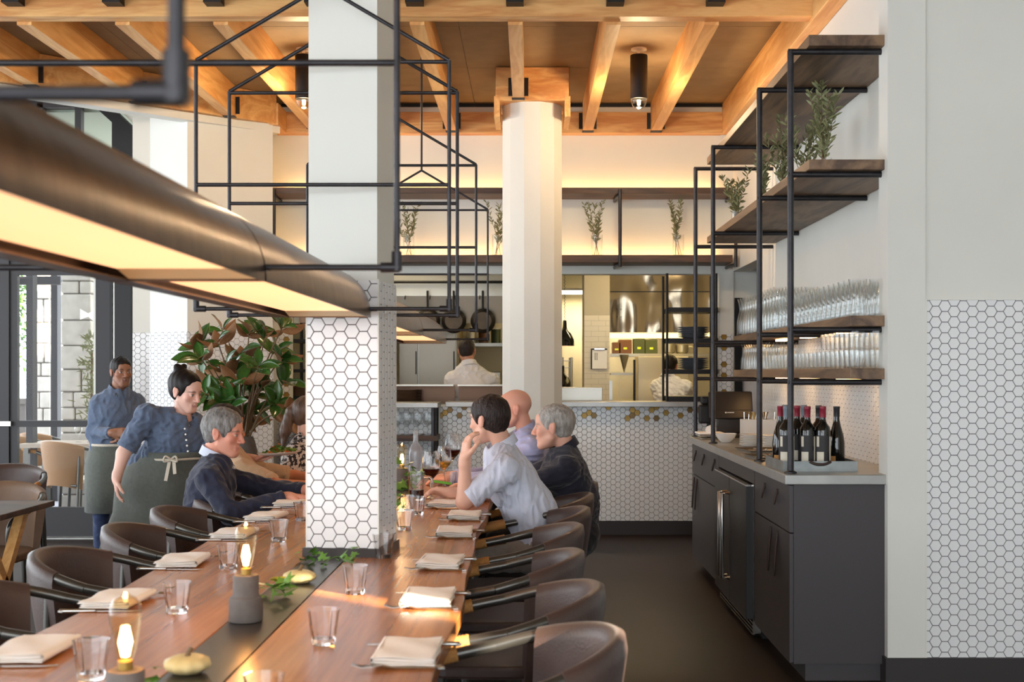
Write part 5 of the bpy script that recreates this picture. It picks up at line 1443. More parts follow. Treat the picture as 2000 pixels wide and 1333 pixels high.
t = thing('cutlery_caddy', 'white caddy full of cutlery standing on the counter', 'caddy', (1.60, 8.95, ZC))
b = MB().box(-0.12, 0.12, -0.07, 0.07, 0, 0.006)
for (x0, x1, y0, y1) in ((-0.12, 0.12, -0.07, -0.064), (-0.12, 0.12, 0.064, 0.07), (-0.12, -0.114, -0.064, 0.064), (0.114, 0.12, -0.064, 0.064), (-0.003, 0.003, -0.064, 0.064)): b.box(x0, x1, y0, y1, 0.006, 0.15)
b.build('box', m_plate, t)
r = random.Random(9)
for k in range(22):
    x = r.choice((-0.06, 0.06)) + r.uniform(-0.045, 0.045); y = r.uniform(-0.045, 0.045); a = r.uniform(-0.03, 0.03)
    o = MB().tube([(x, y, 0.01), (x + a, y + 0.01, 0.15), (x + a * 1.6, y + 0.012, 0.20)], [0.003, 0.004, 0.0055], 6).build('cutlery_piece', m_silver if k % 3 else m_gold, t, smooth=60)
t = thing('folded_cloths', 'white folded cloths on two small trays at the far end of the counter', 'cloth', (1.275, 9.2, ZC))
MB().box(-0.06, 0.12, -0.12, 0.12, 0, 0.012).build('tray', m_silver, t, bevel=0.004); MB().box(-0.07, 0.11, -0.12, 0.12, 0.02, 0.034).build('tray', m_silver, t, bevel=0.004)
MB().box(-0.075, 0.11, -0.12, 0.12, 0.036, 0.048).build('cloth', m_linen, t, bevel=0.004)
MB().tube([(0.0, -0.1, 0.07), (0.05, 0.1, 0.07)], 0.028, 14).build('rolled_cloth', m_linen, t, smooth=50)
for (x, y, lab) in ((1.40, 7.72, 'silver rectangular tray with cutlery on the counter in front of the plates'), (1.345, 7.12, 'silver rectangular tray nearest the wine bottles')):
    t = thing('serving_tray', lab, 'tray', (x, y, ZC), 0.1)
    b = MB().box(-0.11, 0.11, -0.16, 0.16, 0, 0.003)
    b.add([(-0.11, -0.16, 0.003), (0.11, -0.16, 0.003), (0.11, 0.16, 0.003), (-0.11, 0.16, 0.003), (-0.125, -0.175, 0.016), (0.125, -0.175, 0.016), (0.125, 0.175, 0.016), (-0.125, 0.175, 0.016)], [(0, 1, 5, 4), (1, 2, 6, 5), (2, 3, 7, 6), (3, 0, 4, 7)])
    b.build('tray', m_silver, t)
    for k in range(3): put('spoon', kn, t, (0.0, -0.05 + 0.05 * k, 0.004), (0, 0, 1.2 + 0.2 * k))
# till seen from behind, with its card reader
t = thing('till', 'black till terminal seen from behind on the far end of the counter', 'till', (1.47, 9.38, ZC))
m_till = mat('black till plastic', (46, 40, 38), 0.35)
MB().box(-0.11, 0.12, -0.06, 0.09, 0, 0.03).build('foot', m_till, t, bevel=0.008)
MB().box(-0.10, 0.11, -0.02, 0.05, 0.03, 0.16).build('stand', m_till, t, bevel=0.01)
Mx = Matrix.Translation((0, 0.0, 0.25)) @ Matrix.Rotation(math.radians(-18), 4, 'X')
MB().box(-0.16, 0.16, -0.02, 0.02, -0.115, 0.09, Mx).build('screen_housing', m_till, t, bevel=0.012)
MB().box(-0.15, 0.15, -0.045, -0.01, -0.125, -0.06, Mx).build('rear_cover', m_till, t, bevel=0.006)
b = MB(); b.lathe([(0.006, 0), (0.006, 0.001)], 14, (0, 0, 0)); me = b.mesh('logo', m_plate); lo_ = put('logo', me, t, Mx @ Vector((-0.045, -0.0458, -0.083))); lo_.rotation_euler = (math.radians(72), 0, 0)
b = MB()
for k in range(6): b.box(-0.034 + k * 0.0085, -0.028 + k * 0.0085, -0.0465, -0.045, -0.086, -0.079, Mx)
b.build('lettering', m_plate, t)['kind'] = 'stuff'
t = thing('card_reader', 'black card reader on an arm beside the till', 'card reader', (1.29, 9.45, ZC))
MB().tube([(0.03, 0, 0), (0.03, 0, 0.10), (0.0, 0, 0.16)], 0.016, 10).lathe([(0.05, 0), (0.05, 0.01), (0.02, 0.014)], 18, (0.03, 0, 0)).build('arm', m_black, t, smooth=50)
MB().box(-0.045, 0.045, -0.03, 0.03, 0.10, 0.24).build('reader_body', m_black, t, bevel=0.015)
MB().box(-0.03, 0.035, -0.02, 0.03, 0.24, 0.30).build('reader_head', m_black, t, bevel=0.015)

# ---- glassware on the two lower planks
car = glass_lathe([(0.046, 0), (0.048, 0.004), (0.046, 0.10), (0.030, 0.175), (0.027, 0.19), (0.034, 0.235), (0.042, 0.265)], [(0.043, 0.010), (0.0435, 0.10), (0.028, 0.175), (0.025, 0.19), (0.032, 0.235), (0.0405, 0.265)], 16).mesh('carafe', m_glass, smooth=50)
gob = glass_lathe([(0.034, 0), (0.036, 0.003), (0.030, 0.05), (0.024, 0.085), (0.034, 0.12), (0.044, 0.175)], [(0.031, 0.010), (0.0275, 0.05), (0.0215, 0.085), (0.032, 0.12), (0.0425, 0.175)], 16).mesh('carafe', m_glass, smooth=50)
low = glass_lathe([(0.034, 0), (0.036, 0.003), (0.040, 0.088)], [(0.032, 0.010), (0.0385, 0.088)], 14).mesh('tumbler', m_glass, smooth=50)
z3, z4 = 1.7172, 1.4692
y = 6.06
while y < 9.40:
    for c in range(3):
        x = 1.552 + c * 0.098
        big = y > 7.9
        o = put('carafe', car if big else gob, None, (x, y, z3), (0, 0, random.random()))
        tag(o, ('tall waisted glass carafe' if big else 'waisted clear glass') + (' at the far end of the upper glass shelf' if big else ' on the near part of the upper glass shelf'), 'carafe' if big else 'glass', 'carafes on the upper glass shelf' if big else 'waisted glasses on the upper glass shelf')
    y += 0.105
y = 6.06
while y < 9.25:
    for c in range(3):
        x = 1.548 + c * 0.098
        if y > 8.35: o = put('carafe', car, None, (x, y, z4), (0, 0, random.random()), scale=(0.7, 0.7, 0.68)); tag(o, 'small waisted carafe at the far end of the lower glass shelf', 'carafe', 'small carafes on the lower glass shelf')
        else:
            o = put('tumbler', low, None, (x, y, z4), (0, 0, random.random())); tag(o, 'low clear tumbler standing on the lower glass shelf', 'glass', 'tumblers on the lower glass shelf')
            if y < 6.7:
                o = put('tumbler', low, None, (x, y, z4 + 0.089), (0, 0, random.random())); tag(o, 'low clear tumbler stacked on another at the near end of the lower glass shelf', 'glass', 'stacked tumblers on the lower glass shelf')
    y += 0.098
# stemware on the service shelf
stm = glass_lathe([(0.033, 0), (0.031, 0.003), (0.005, 0.006), (0.004, 0.07), (0.03, 0.10), (0.038, 0.13), (0.032, 0.19)], [(0.004, 0.078), (0.028, 0.102), (0.0365, 0.13), (0.0308, 0.19)], 14).mesh('stem_glass', m_glass, smooth=50)
for k in range(13):
    for r_ in range(2):
        o = put('stem_glass', stm, None, (-1.97 + k * 0.09, 11.12 + 0.12 * r_, 0.906)); tag(o, 'clear stem glass in the row under the pale slab of the left kitchen opening', 'glass', 'stem glasses on the service shelf')
# ================================================================ the kitchen
m_kt = mat('cream subway tile', (226, 214, 190), 0.35)
def steelbox(name, label, cat, x0, x1, y0, y1, z0, z1, m=None, **k):
    o = MB().box(x0, x1, y0, y1, z0, z1).build(name, m or m_ss, bevel=0.004); tag(o, label, cat); return o
# ceiling light tubes; the two over the openings are added to brighten the kitchen
for (x0, x1, y, z, lab) in ((0.30, 1.15, 15.2, 2.40, 'fluorescent tube lamp seen in the left of the right kitchen opening'), (-2.6, -0.9, 12.7, 2.80, 'added fluorescent tube lamp, out of view over the left kitchen opening'), (0.6, 2.2, 12.6, 2.80, 'added fluorescent tube lamp, out of view over the right kitchen opening')):
    t = thing('tube_lamp', lab, 'lamp', (0, 0, 0))
    MB().tube([(x0, y, z), (x1, y, z)], 0.022, 10).build('tube', mat('fluorescent tube', (255, 240, 205), 0.5, emit=((255, 236, 190), 3.0)), t, smooth=50)
    MB().box(x0, x1, y - 0.03, y + 0.03, z + 0.022, z + 0.05).build('fitting', m_plate, t)
    area_light('tube_light', ((x0 + x1) / 2, y, z - 0.04), (x1 - x0, 0.06), 9, (1.0, 0.80, 0.50), parent=t)
# left hood with hooks and three pans
YHO = 13.2
t = thing('range_hood', 'long stainless hood with a hook rail in the left kitchen opening', 'hood', (0, 0, 0))
b = MB(); b.box(-2.6, -0.1, YHO, YHO + 1.0, 2.24, 2.85); b.add([(-2.6, YHO, 2.24), (-0.1, YHO, 2.24), (-0.1, YHO + 0.06, 1.96), (-2.6, YHO + 0.06, 1.96), (-2.6, YHO + 0.9, 2.24), (-0.1, YHO + 0.9, 2.24), (-0.1, YHO + 0.9, 1.96), (-2.6, YHO + 0.9, 1.96)], [(0, 1, 2, 3), (0, 3, 7, 4), (1, 5, 6, 2)])
b.build('hood_body', m_ss, t)
MB().tube([(-2.6, YHO - 0.05, 2.38), (-0.1, YHO - 0.05, 2.38)], 0.014, 8).build('hook_rail', m_bmetal, t, smooth=50)
for k in range(9): MB().tube([(-2.3 + k * 0.255, YHO - 0.05, 2.24), (-2.3 + k * 0.255, YHO - 0.09, 2.20), (-2.3 + k * 0.255, YHO - 0.09, 2.225)], 0.005, 6).build('hook', m_bmetal, t, smooth=50)
m_pan = mat('carbon steel pan', (34, 31, 30), 0.45, metal=0.5); m_pani = mat('scoured pan base', (92, 80, 68), 0.5, metal=0.25, var=0.7, col2=(62, 52, 44), vscale=10)
for (px, lab) in ((835, 'black frying pan hanging from the hood, partly behind the trough lamp'), (886, 'black frying pan hanging from the hood, the middle one of three'), (943, 'black frying pan hanging from the hood beside the column')):
    y = YHO - 0.09; c = P(px, 627, y)
    t = thing('frying_pan', lab, 'pan', c, 0, 'frying pans hanging from the hood')
    Rx = Matrix.Rotation(math.radians(90), 4, 'X')
    MB().lathe([(0.0, 0.0), (0.093, 0.0), (0.098, -0.004), (0.128, -0.045), (0.125, -0.045), (0.093, -0.006), (0.0, -0.006)], 32, M=Rx).build('bowl', m_pan, t, smooth=40)
    MB().lathe([(0.0, 0.002), (0.088, 0.002), (0.090, 0.0)], 32, M=Rx).build('base_disc', m_pani, t, smooth=40)
    MB().bar((0, 0.03, 0.11), (0, 0.0, 0.31), 0.022, 0.008, up=(0, 1, 0)).build('handle', m_pan, t, bevel=0.003)
# steel wall, oven, shelf and counters on the left
steelbox('steel_counter', 'stainless work counter behind the cook', 'counter', -2.7, 0.1, 13.0, 14.0, 0.0, 1.13)
t = thing('steel_cabinet', 'tall two-door stainless cabinet behind the left kitchen opening', 'cabinet', (-1.11, 13.9, 1.13))
for x0_, x1_ in ((-0.31, -0.10), (-0.095, 0.31)):
    d_ = MB().box(x0_, x1_ - 0.004, -0.02, 0.0, 0.02, 0.86).build('cabinet_door', m_ssd, t, bevel=0.004); MB().box(x1_ - 0.03, x1_ - 0.018, -0.035, -0.02, 0.3, 0.55).build('handle', m_bmetal, d_)
MB().box(-0.31, 0.31, 0, 0.6, 0, 0.88).build('body', m_ss, t)
o = MB().box(-0.2, 0.12, -0.08, 0.08, 0, 0.02).build('black_tray', m_black, loc=(-1.0, 13.45, 1.132)); tag(o, 'flat black tray on the stainless counter behind the cook', 'tray')
t = thing('oven', 'wall oven with black glass at the left of the kitchen', 'oven', (-1.62, 13.5, 1.15))
MB().box(-0.25, 0.16, 0, 0.5, 0, 0.62).build('body', m_ss, t, bevel=0.004); MB().box(-0.22, 0.12, -0.01, 0, 0.16, 0.46).build('glass_door', m_black, t); MB().tube([(-0.2, -0.03, 0.32), (0.1, -0.03, 0.32)], 0.008, 8).build('handle', m_silver, t)
t = thing('wall_shelf', 'shelf of tubs and jars on the back wall behind the cook', 'shelf', (0, 0, 0))
MB().box(-0.95, 0.2, 15.2, 15.58, 1.76, 1.80).build('board', m_ss, t)
r = random.Random(2)
m_tub = mat('translucent tub', (206, 188, 140), 0.3, trans=0.3); m_tubg = mat('green lidded tub', (66, 76, 48), 0.4); m_tubb = mat('brown filled tub', (104, 66, 40), 0.35)
for k in range(7):
    x = -0.86 + k * 0.15; hgt = r.uniform(0.16, 0.26); mm = (m_tub, m_plate, m_tubb, m_tubg)[k % 4]
    o = thing('storage_tub', '%s kitchen tub on the shelf behind the cook, %s from the left' % (('clear', 'white', 'brown', 'green')[k % 4], ('first', 'second', 'third', 'fourth', 'fifth', 'sixth', 'seventh')[k]), 'tub', (x, 15.4, 1.80))
    MB().lathe([(0.05, 0), (0.056, 0.004), (0.06, hgt)], 16).build('tub_body', mm, o, smooth=40); MB().lathe([(0.063, hgt), (0.063, hgt + 0.016), (0.0, hgt + 0.018)], 16).build('lid', m_plate, o, smooth=40)
b = MB().box(-0.5, -0.35, 15.3, 15.5, 1.28, 1.46).build('square_pan', m_ss, bevel=0.01); tag(b, 'square steel pan on the counter behind the cook', 'pan')
# pass shelves in front of the cook
m_pass = mat('brown tinted steel', (94, 72, 58), 0.3, metal=0.7)
for (px0, px1, lab) in ((560, 886, 'dark steel pass shelf at the left of the left kitchen opening'), (894, 985, 'dark steel pass shelf next to the column')):
    t = thing('pass_shelf', lab, 'shelf', (0, 0, 0)); x0, x1 = PX(px0, 11.75), PX(px1, 11.75)
    MB().box(x0, x1, 11.92, 11.94, 1.16, 1.325).build('back_panel', m_pass, t); MB().box(x0, x1, 11.72, 11.94, 1.325, 1.34).build('top_panel', m_ss, t); MB().box(x0, x1, 11.72, 11.94, 1.145, 1.16).build('bottom_panel', m_ss, t)
me = MB().lathe([(0.09, 0), (0.10, 0.002), (0.148, 0.012), (0.15, 0.015), (0.1, 0.006), (0, 0.005)], 28).mesh('dinner_plate', mat('stoneware brown', (122, 98, 80), 0.4), smooth=50)
for k in range(9): tag(put('dinner_plate', me, None, (PX(793, 11.82), 11.80, 1.161 + k * 0.0145)), 'brown stoneware plate in the stack on the left pass shelf', 'plate', 'brown plates on the left pass shelf')
# dark rack at the far left of the opening
t = thing('side_rack', 'dark metal rack in the left corner of the left kitchen opening', 'rack', (0, 0, 0))
for x in (PX(574, 12.0), PX(640, 12.0)):
    for y in (11.9, 12.4): MB().tube([(x, y, 0), (x, y, 2.3)], 0.016, 8).build('post', m_bmetal, t, smooth=50)
for z in (1.2, 1.45, 1.73, 2.0): MB().box(PX(570, 12.0), PX(642, 12.0), 11.88, 12.42, z, z + 0.03).build('shelf_board', m_bmetal, t)
# right opening: tiled pier, clipboard, hood, shelves
kp = structE('wall_pier')
YP = 13.3
MB().box(PX(1141, YP), PX(1191, YP), YP, YP + 0.5, 0, 2.85).build('pier', mat('kitchen pier paint', (188, 176, 150), 0.6), kp)
r_ = 0; z = 1.0
while z < 1.995:
    x = PX(1141, YP) - (0.075 if r_ % 2 else 0.0)
    while x < PX(1191, YP):
        x0, x1 = max(x, PX(1141, YP)), min(x + 0.147, PX(1191, YP))
        if x1 - x0 > 0.01: MB().box(x0, x1, YP - 0.008, YP, z, z + 0.052).build('tile', m_kt, kp)
        x += 0.15
    z += 0.055; r_ += 1
t = thing('clipboard', 'clipboard with a cream sheet hanging on the tiled pier', 'clipboard', P(1170, 700, YP - 0.02))
MB().box(-0.085, 0.085, 0, 0.006, -0.115, 0.10).build('board', m_black, t); MB().box(-0.072, 0.084, -0.002, 0, -0.11, 0.085).build('paper', m_linen, t)
MB().box(-0.05, 0.06, -0.012, 0, 0.085, 0.105).build('clip', m_silver, t, bevel=0.003)
b = MB()
for i in range(2):
    for k in range(5): b.box(-0.045 + i * 0.02, -0.037 + i * 0.02, -0.003, -0.002, 0.045 - k * 0.016, 0.055 - k * 0.016)
b.build('handwriting', m_black, t)['kind'] = 'stuff'
YR = 13.5
t = thing('range_hood', 'broad rippled stainless hood in the right kitchen opening', 'hood', (0, 0, 0))
x0, x1 = PX(1190, YR), PX(1400, YR)
b = MB(); n = 40; vs = []
m_wavy = mat('rippled stainless', (172, 156, 132), 0.14, metal=0.95, bump=(2.6, 0.7), stretch=(2.0, 1, 0.9))
[setattr(nd.inputs['Distance'], 'default_value', 0.08) for nd in m_wavy.node_tree.nodes if nd.type == 'BUMP']; [setattr(nd.inputs['Detail'], 'default_value', 0.0) for nd in m_wavy.node_tree.nodes if nd.type == 'TEX_NOISE']; b.box(x0, x1, YR, YR + 1.2, PZ(650, YR), 2.85); b.build('hood_body', m_wavy, t)
MB().box(x0, x1, YR - 0.006, YR, PZ(571, YR), PZ(569, YR)).build('seam', m_bmetal, t)
MB().box(x0 + 0.02, x1 - 0.02, YR + 0.1, YR + 1.1, PZ(650, YR) - 0.03, PZ(650, YR) - 0.01).build('hood_lamp', mat('hood lamp', (255, 232, 170), 0.5, emit=((255, 226, 150), 1.2)), t)
for (dx, dz) in ((-0.02, 0.04), (0.02, 0.04), (-0.02, -0.04), (0.02, -0.04)):
    c = P(1209, 612, YR - 0.002); MB().lathe([(0.005, 0), (0.005, 0.004)], 8, (c.x + dx, c.y, c.z + dz), M=Matrix.Rotation(math.radians(90), 4, 'X')).build('rivet', m_bmetal, t)
t = thing('back_shelf', 'shelf with tubs and pots below the right hood', 'shelf', (0, 0, 0))
MB().box(PX(1192, 14.5), PX(1400, 14.5), 14.5, 14.9, PZ(697, 14.5), PZ(691, 14.5)).build('board', m_ss, t)
MB().box(PX(1192, 14.5), PX(1240, 14.5), 14.45, 14.8, PZ(733, 14.5), PZ(729, 14.5)).build('board', m_ss, t)
zz = PZ(691, 14.5)
for i, (px, wdt, hgt, mm, nm) in enumerate(((1204, 0.10, 0.13, m_tubb, 'small brown'), (1221, 0.15, 0.16, m_tubb, 'wide brown'), (1248, 0.13, 0.17, m_tubg, 'green labelled'), (1272, 0.14, 0.16, m_tubg, 'dark green'))):
    o = thing('food_tub', '%s food tub on the shelf under the right hood' % nm, 'tub', (PX(px, 14.6), 14.65, zz))
    MB().box(-wdt / 2, wdt / 2, -0.07, 0.07, 0, hgt).build('tub_body', mm, o, bevel=0.006); MB().box(-0.02, 0.02, -0.073, -0.07, hgt * 0.3, hgt * 0.45).build('sticker', mat('lime sticker', (196, 220, 70), 0.6), o)
for (px, rr, hh, nm) in ((1307, 0.075, 0.15, 'round steel mixing bowl'), (1333, 0.075, 0.10, 'low steel pot')):
    o = thing('steel_pot', '%s on the shelf under the right hood' % nm, 'pot', (PX(px, 14.6), 14.65, zz)); MB().lathe([(rr * 0.7, 0), (rr * 0.95, 0.02), (rr, hh), (rr * 0.96, hh), (rr * 0.9, 0.025), (0, 0.015)], 22).build('vessel', m_ss, o, smooth=40)
    MB().tube([(rr, 0, hh * 0.8), (rr + 0.04, 0, hh * 0.85), (rr + 0.05, 0, hh * 0.6)], 0.006, 6).build('handle', m_ss, o, smooth=50)
steelbox('steel_fridge', 'tall stainless fridge door behind the bending cook', 'fridge', PX(1246, 14.0), PX(1345, 14.0), 14.0, 14.4, 0, PZ(697, 14.0), mat('satin steel', (206, 196, 176), 0.4, metal=0.6))
o = MB().box(PX(1237, 13.98), PX(1241, 13.98), 13.96, 14.0, 0.9, PZ(703, 14.0)).build('fridge_edge', m_bmetal); tag(o, 'black door edge left of the stainless fridge', 'door edge')
b = MB().lathe([(0.004, 0), (0.055, 0.2), (0.05, 0.2), (0.0, 0.02)], 18).build('funnel', m_ss, smooth=50, loc=P(1219, 728, 14.4)); tag(b, 'steel funnel hanging under the shelf', 'funnel')
b = MB().box(-0.075, 0.075, 0, 0.01, -0.12, 0.1).build('clipboard_paper', m_linen, loc=P(1221, 757, 14.3)); tag(b, 'second sheet on a board below the funnel', 'clipboard')
# heat lamps over the pass, just right of the column
for (px, py, d, lab) in ((1103, 664, 12.6, 'black dome heat lamp hanging over the right pass'), (1099, 748, 14.2, 'black dome lamp lower down in the right pass')):
    c = P(px, py, d); t = thing('heat_lamp', lab, 'lamp', c)
    MB().lathe([(0.018, 0.19), (0.022, 0.12), (0.03, 0.09), (0.065, 0.06), (0.092, 0.0), (0.096, -0.06), (0.092, -0.062), (0.088, -0.01), (0.0, 0.05)], 26).build('dome', mat('glossy black enamel', (18, 17, 17), 0.12, coat=0.5), t, smooth=50)
    MB().lathe([(0.0, -0.05), (0.086, -0.055), (0.086, -0.06), (0.0, -0.06)], 26).build('lamp_disc', m_glow, t, smooth=40)
    n = 90 if d < 13 else 20
    if d < 13: MB().tube([(0.006 * math.cos(k * 1.4), 0.006 * math.sin(k * 1.4), 0.18 + k * 0.0068) for k in range(n)], 0.0022, 5).build('coil_cord', m_black, t, smooth=60)
steelbox('pass_box', 'stainless sloping box on the counter right of the column', 'box', PX(1085, 11.8), PX(1176, 11.8), 11.75, 12.05, 1.19, PZ(757, 11.8))
t = thing('wire_rack', 'steel sheet-pan rack at the left of the right kitchen opening', 'rack', (0, 0, 0))
for px in (1098, 1116):
    for y in (14.4, 14.9): MB().tube([(PX(px, 14.4), y, 0), (PX(px, 14.4), y, 1.62)], 0.014, 8).build('post', m_ss, t, smooth=50)
for k in range(7): MB().box(PX(1090, 14.4), PX(1116, 14.4), 14.4, 14.9, 1.1 + k * 0.08, 1.108 + k * 0.08).build('sheet_pan', m_ss, t)
o = MB().box(PX(1190, 11.9), PX(1196, 11.9), 11.9, 11.93, 1.19, PZ(744, 11.9)).build('steel_upright', m_ss); tag(o, 'short steel upright standing on the right pass', 'post')
# pipe shelf with plate stacks at the right end of the opening
t = thing('plate_shelf', 'black pipe shelf with plate stacks at the right end of the kitchen opening', 'shelf', (0, 0, 0))
yf = 11.36
for px in (1303, 1399):
    for y in (yf, yf + 0.34): MB().tube([(PX(px, yf), y, 1.192), (PX(px, yf), y, 2.33)], 0.011, 8).build('post', m_bmetal, t, smooth=50)
for py in (601, 661, 722, 775): MB().box(PX(1305, yf), PX(1402, yf), yf - 0.02, yf + 0.36, PZ(py + 9, yf), PZ(py, yf)).build('board', m_bmetal, t)
me = MB().lathe([(0.075, 0), (0.08, 0.002), (0.135, 0.016), (0.138, 0.020), (0.08, 0.008), (0, 0.006)], 28).mesh('dinner_plate', mat('slate blue stoneware', (104, 108, 116), 0.4), smooth=50)
for (py, nm) in ((661, 'upper'), (722, 'lower')):
    for k in range(6): tag(put('dinner_plate', me, None, (PX(1354, yf + 0.15), yf + 0.16, PZ(py, yf) + 0.001 + k * 0.0165)), 'slate blue plate in the %s stack on the black pipe shelf' % nm, 'plate', '%s stack of slate blue plates' % nm)
# ================================================================ greenery
def leafy(b, p, d, up, L, W, fold=0.25):
    d = Vector(d).normalized(); s = d.cross(Vector(up)).normalized(); u = s.cross(d)
    pts = [p, p + d * L * 0.3 + s * W * 0.42 + u * W * fold, p + d * L * 0.65 + s * W * 0.40 + u * W * fold, p + d * L, p + d * L * 0.65 - s * W * 0.40 + u * W * fold, p + d * L * 0.3 - s * W * 0.42 + u * W * fold, p + d * L * 0.5]
    b.add(pts, [(0, 1, 6), (1, 2, 6), (2, 3, 6), (3, 4, 6), (4, 5, 6), (5, 0, 6)])
def olive(p, label, hgt, nst, spread, seed, vase_h=0.15, vase_r=0.045, lean=0.0):
    r = random.Random(seed); t = thing('olive_vase', label, 'plant', p, 0, 'glass vases with olive branches')
    glass_lathe([(vase_r * 0.96, 0), (vase_r, 0.003), (vase_r, vase_h)], [(vase_r * 0.92, 0.012), (vase_r * 0.94, vase_h)], 18).build('vase', m_glass, t, smooth=50)
    for k in range(nst):
        a = r.uniform(0, 6.28); sp = spread * r.uniform(0.25, 1.0); top = Vector((sp * math.cos(a) + lean * r.uniform(0.2, 1), sp * 0.6 * math.sin(a), hgt * r.uniform(0.72, 1.0)))
        base = Vector((-0.5 * vase_r * math.cos(a), -0.5 * vase_r * math.sin(a), 0.015))
        pts = catmull([base, base.lerp(top, 0.4) + Vector((r.uniform(-1, 1), r.uniform(-1, 1), 0)) * 0.012, base.lerp(top, 0.7), top], 7)
        MB().tube(pts, [0.0024 * (1 - 0.7 * i / len(pts)) for i in range(len(pts))], 5).build('twig', m_stem, t, smooth=60)
        b = MB()
        for i, q in enumerate(pts[5:]):
            dr = (pts[min(i + 6, len(pts) - 1)] - pts[i + 4]).normalized()
            for sg in (-1, 1):
                for q2 in (0,):
                    ax = Vector((r.uniform(-1, 1), r.uniform(-1, 1), r.uniform(-0.3, 0.5))).normalized()
                    leafy(b, q + dr * 0.008 * q2, dr * 0.6 + ax * 0.75, (r.uniform(-1, 1), r.uniform(-1, 1), 0.4), r.uniform(0.035, 0.058), r.uniform(0.012, 0.017))
        o = b.build('foliage', m_leafg, t, smooth=80); o['kind'] = 'stuff'
for (px, lab, ln, sd) in ((798, 'olive branches in a clear vase on the long shelf left of the column', -0.03, 1), (972, 'olive branches in a clear vase on the long shelf, mostly behind the column', -0.02, 2), (1166, 'olive branches in a clear vase on the long shelf right of the column', -0.05, 3), (1325, 'olive branches in a clear vase at the right end of the long shelf', -0.08, 4)):
    olive(Vector((PX(px, 11.2), 11.2, 2.4665)), lab, 0.50, 5, 0.13, sd, 0.19, 0.05, ln)
for i, (px, y, hg, ns, sp, lab) in enumerate(((1440, 8.95, 0.42, 6, 0.12, 'olive branches in a vase at the far end of the second plank'), (1492, 8.05, 0.40, 6, 0.10, 'olive branches in a vase behind the second pipe post'),
                                              (1530, 7.55, 0.50, 7, 0.12, 'olive branches in a vase behind the nearest pipe post'), (1570, 7.1, 0.46, 7, 0.13, 'olive branches in a vase just right of the nearest pipe post'), (1608, 6.75, 0.56, 8, 0.13, 'tallest olive branches in a vase near the front of the second plank'))):
    olive(Vector((PX(px, y), y, 2.4485)), lab, hg, ns, sp, 20 + i, 0.13, 0.045)

# magnolia arrangement: glossy leaves, brown felt below
m_magt = mat('magnolia leaf green', (66, 112, 44), 0.25, var=0.8, col2=(38, 74, 30), vscale=18, coat=0.4)
m_magb = mat('magnolia leaf brown felt', (146, 104, 66), 0.7, var=0.6, col2=(116, 80, 50), vscale=18)
def mag_leaf():
    n = 7; top = []; 
    for i in range(n + 1):
        t_ = i / n; w_ = 0.5 * (math.sin(math.pi * min(t_ * 1.02, 1)) ** 0.8) * 0.46
        z = -0.22 * (t_ - 0.35) ** 2 + 0.02
        top.append([(t_, -w_, z + w_ * 0.35), (t_, -w_ * 0.5, z + w_ * 0.10), (t_, 0, z), (t_, w_ * 0.5, z + w_ * 0.10), (t_, w_, z + w_ * 0.35)])
    vs = [p for r_ in top for p in r_] + [(p[0], p[1], p[2] - 0.012) for r_ in top for p in r_]; N = (n + 1) * 5; fs = []; mi = []
    for i in range(n):
        for k in range(4):
            q = (i * 5 + k, i * 5 + 5 + k, i * 5 + 6 + k, i * 5 + 1 + k); fs.append(q); mi.append(0); fs.append(tuple(N + x for x in q[::-1])); mi.append(1)
        for k in (0, 4): fs.append((i * 5 + k, N + i * 5 + k, N + i * 5 + 5 + k, i * 5 + 5 + k)); mi.append(1)
    me = bpy.data.meshes.new('leaf'); me.from_pydata(vs, [], fs); me.materials.append(m_magt); me.materials.append(m_magb)
    me.polygons.foreach_set('material_index', mi); me.polygons.foreach_set('use_smooth', [True] * len(fs)); me.update(); return me
mleaf = mag_leaf(); r = random.Random(11)
mb = Vector((-2.02, 9.0, 0))
t = thing('magnolia_arrangement', 'big magnolia branch arrangement with brown-backed leaves behind the diners', 'plant', mb)
MB().box(-0.22, 0.22, -0.22, 0.22, 0, 0.72).build('pedestal', m_cab, t, bevel=0.004)
MB().lathe([(0.07, 0.72), (0.10, 0.76), (0.11, 0.86), (0.085, 0.97), (0.07, 1.0), (0.066, 1.0), (0.08, 0.96), (0.0, 0.9)], 26).build('vase', m_conc, t, smooth=50)
tips = [(385, 672), (392, 700), (432, 640), (425, 668), (470, 690), (487, 650), (520, 652), (552, 638), (535, 685), (505, 715), (465, 745), (420, 745), (400, 770), (450, 790), (495, 770), (560, 745), (540, 790), (570, 810), (480, 815), (440, 715), (395, 735), (515, 755), (470, 770), (430, 775), (550, 700), (500, 800), (455, 720)]
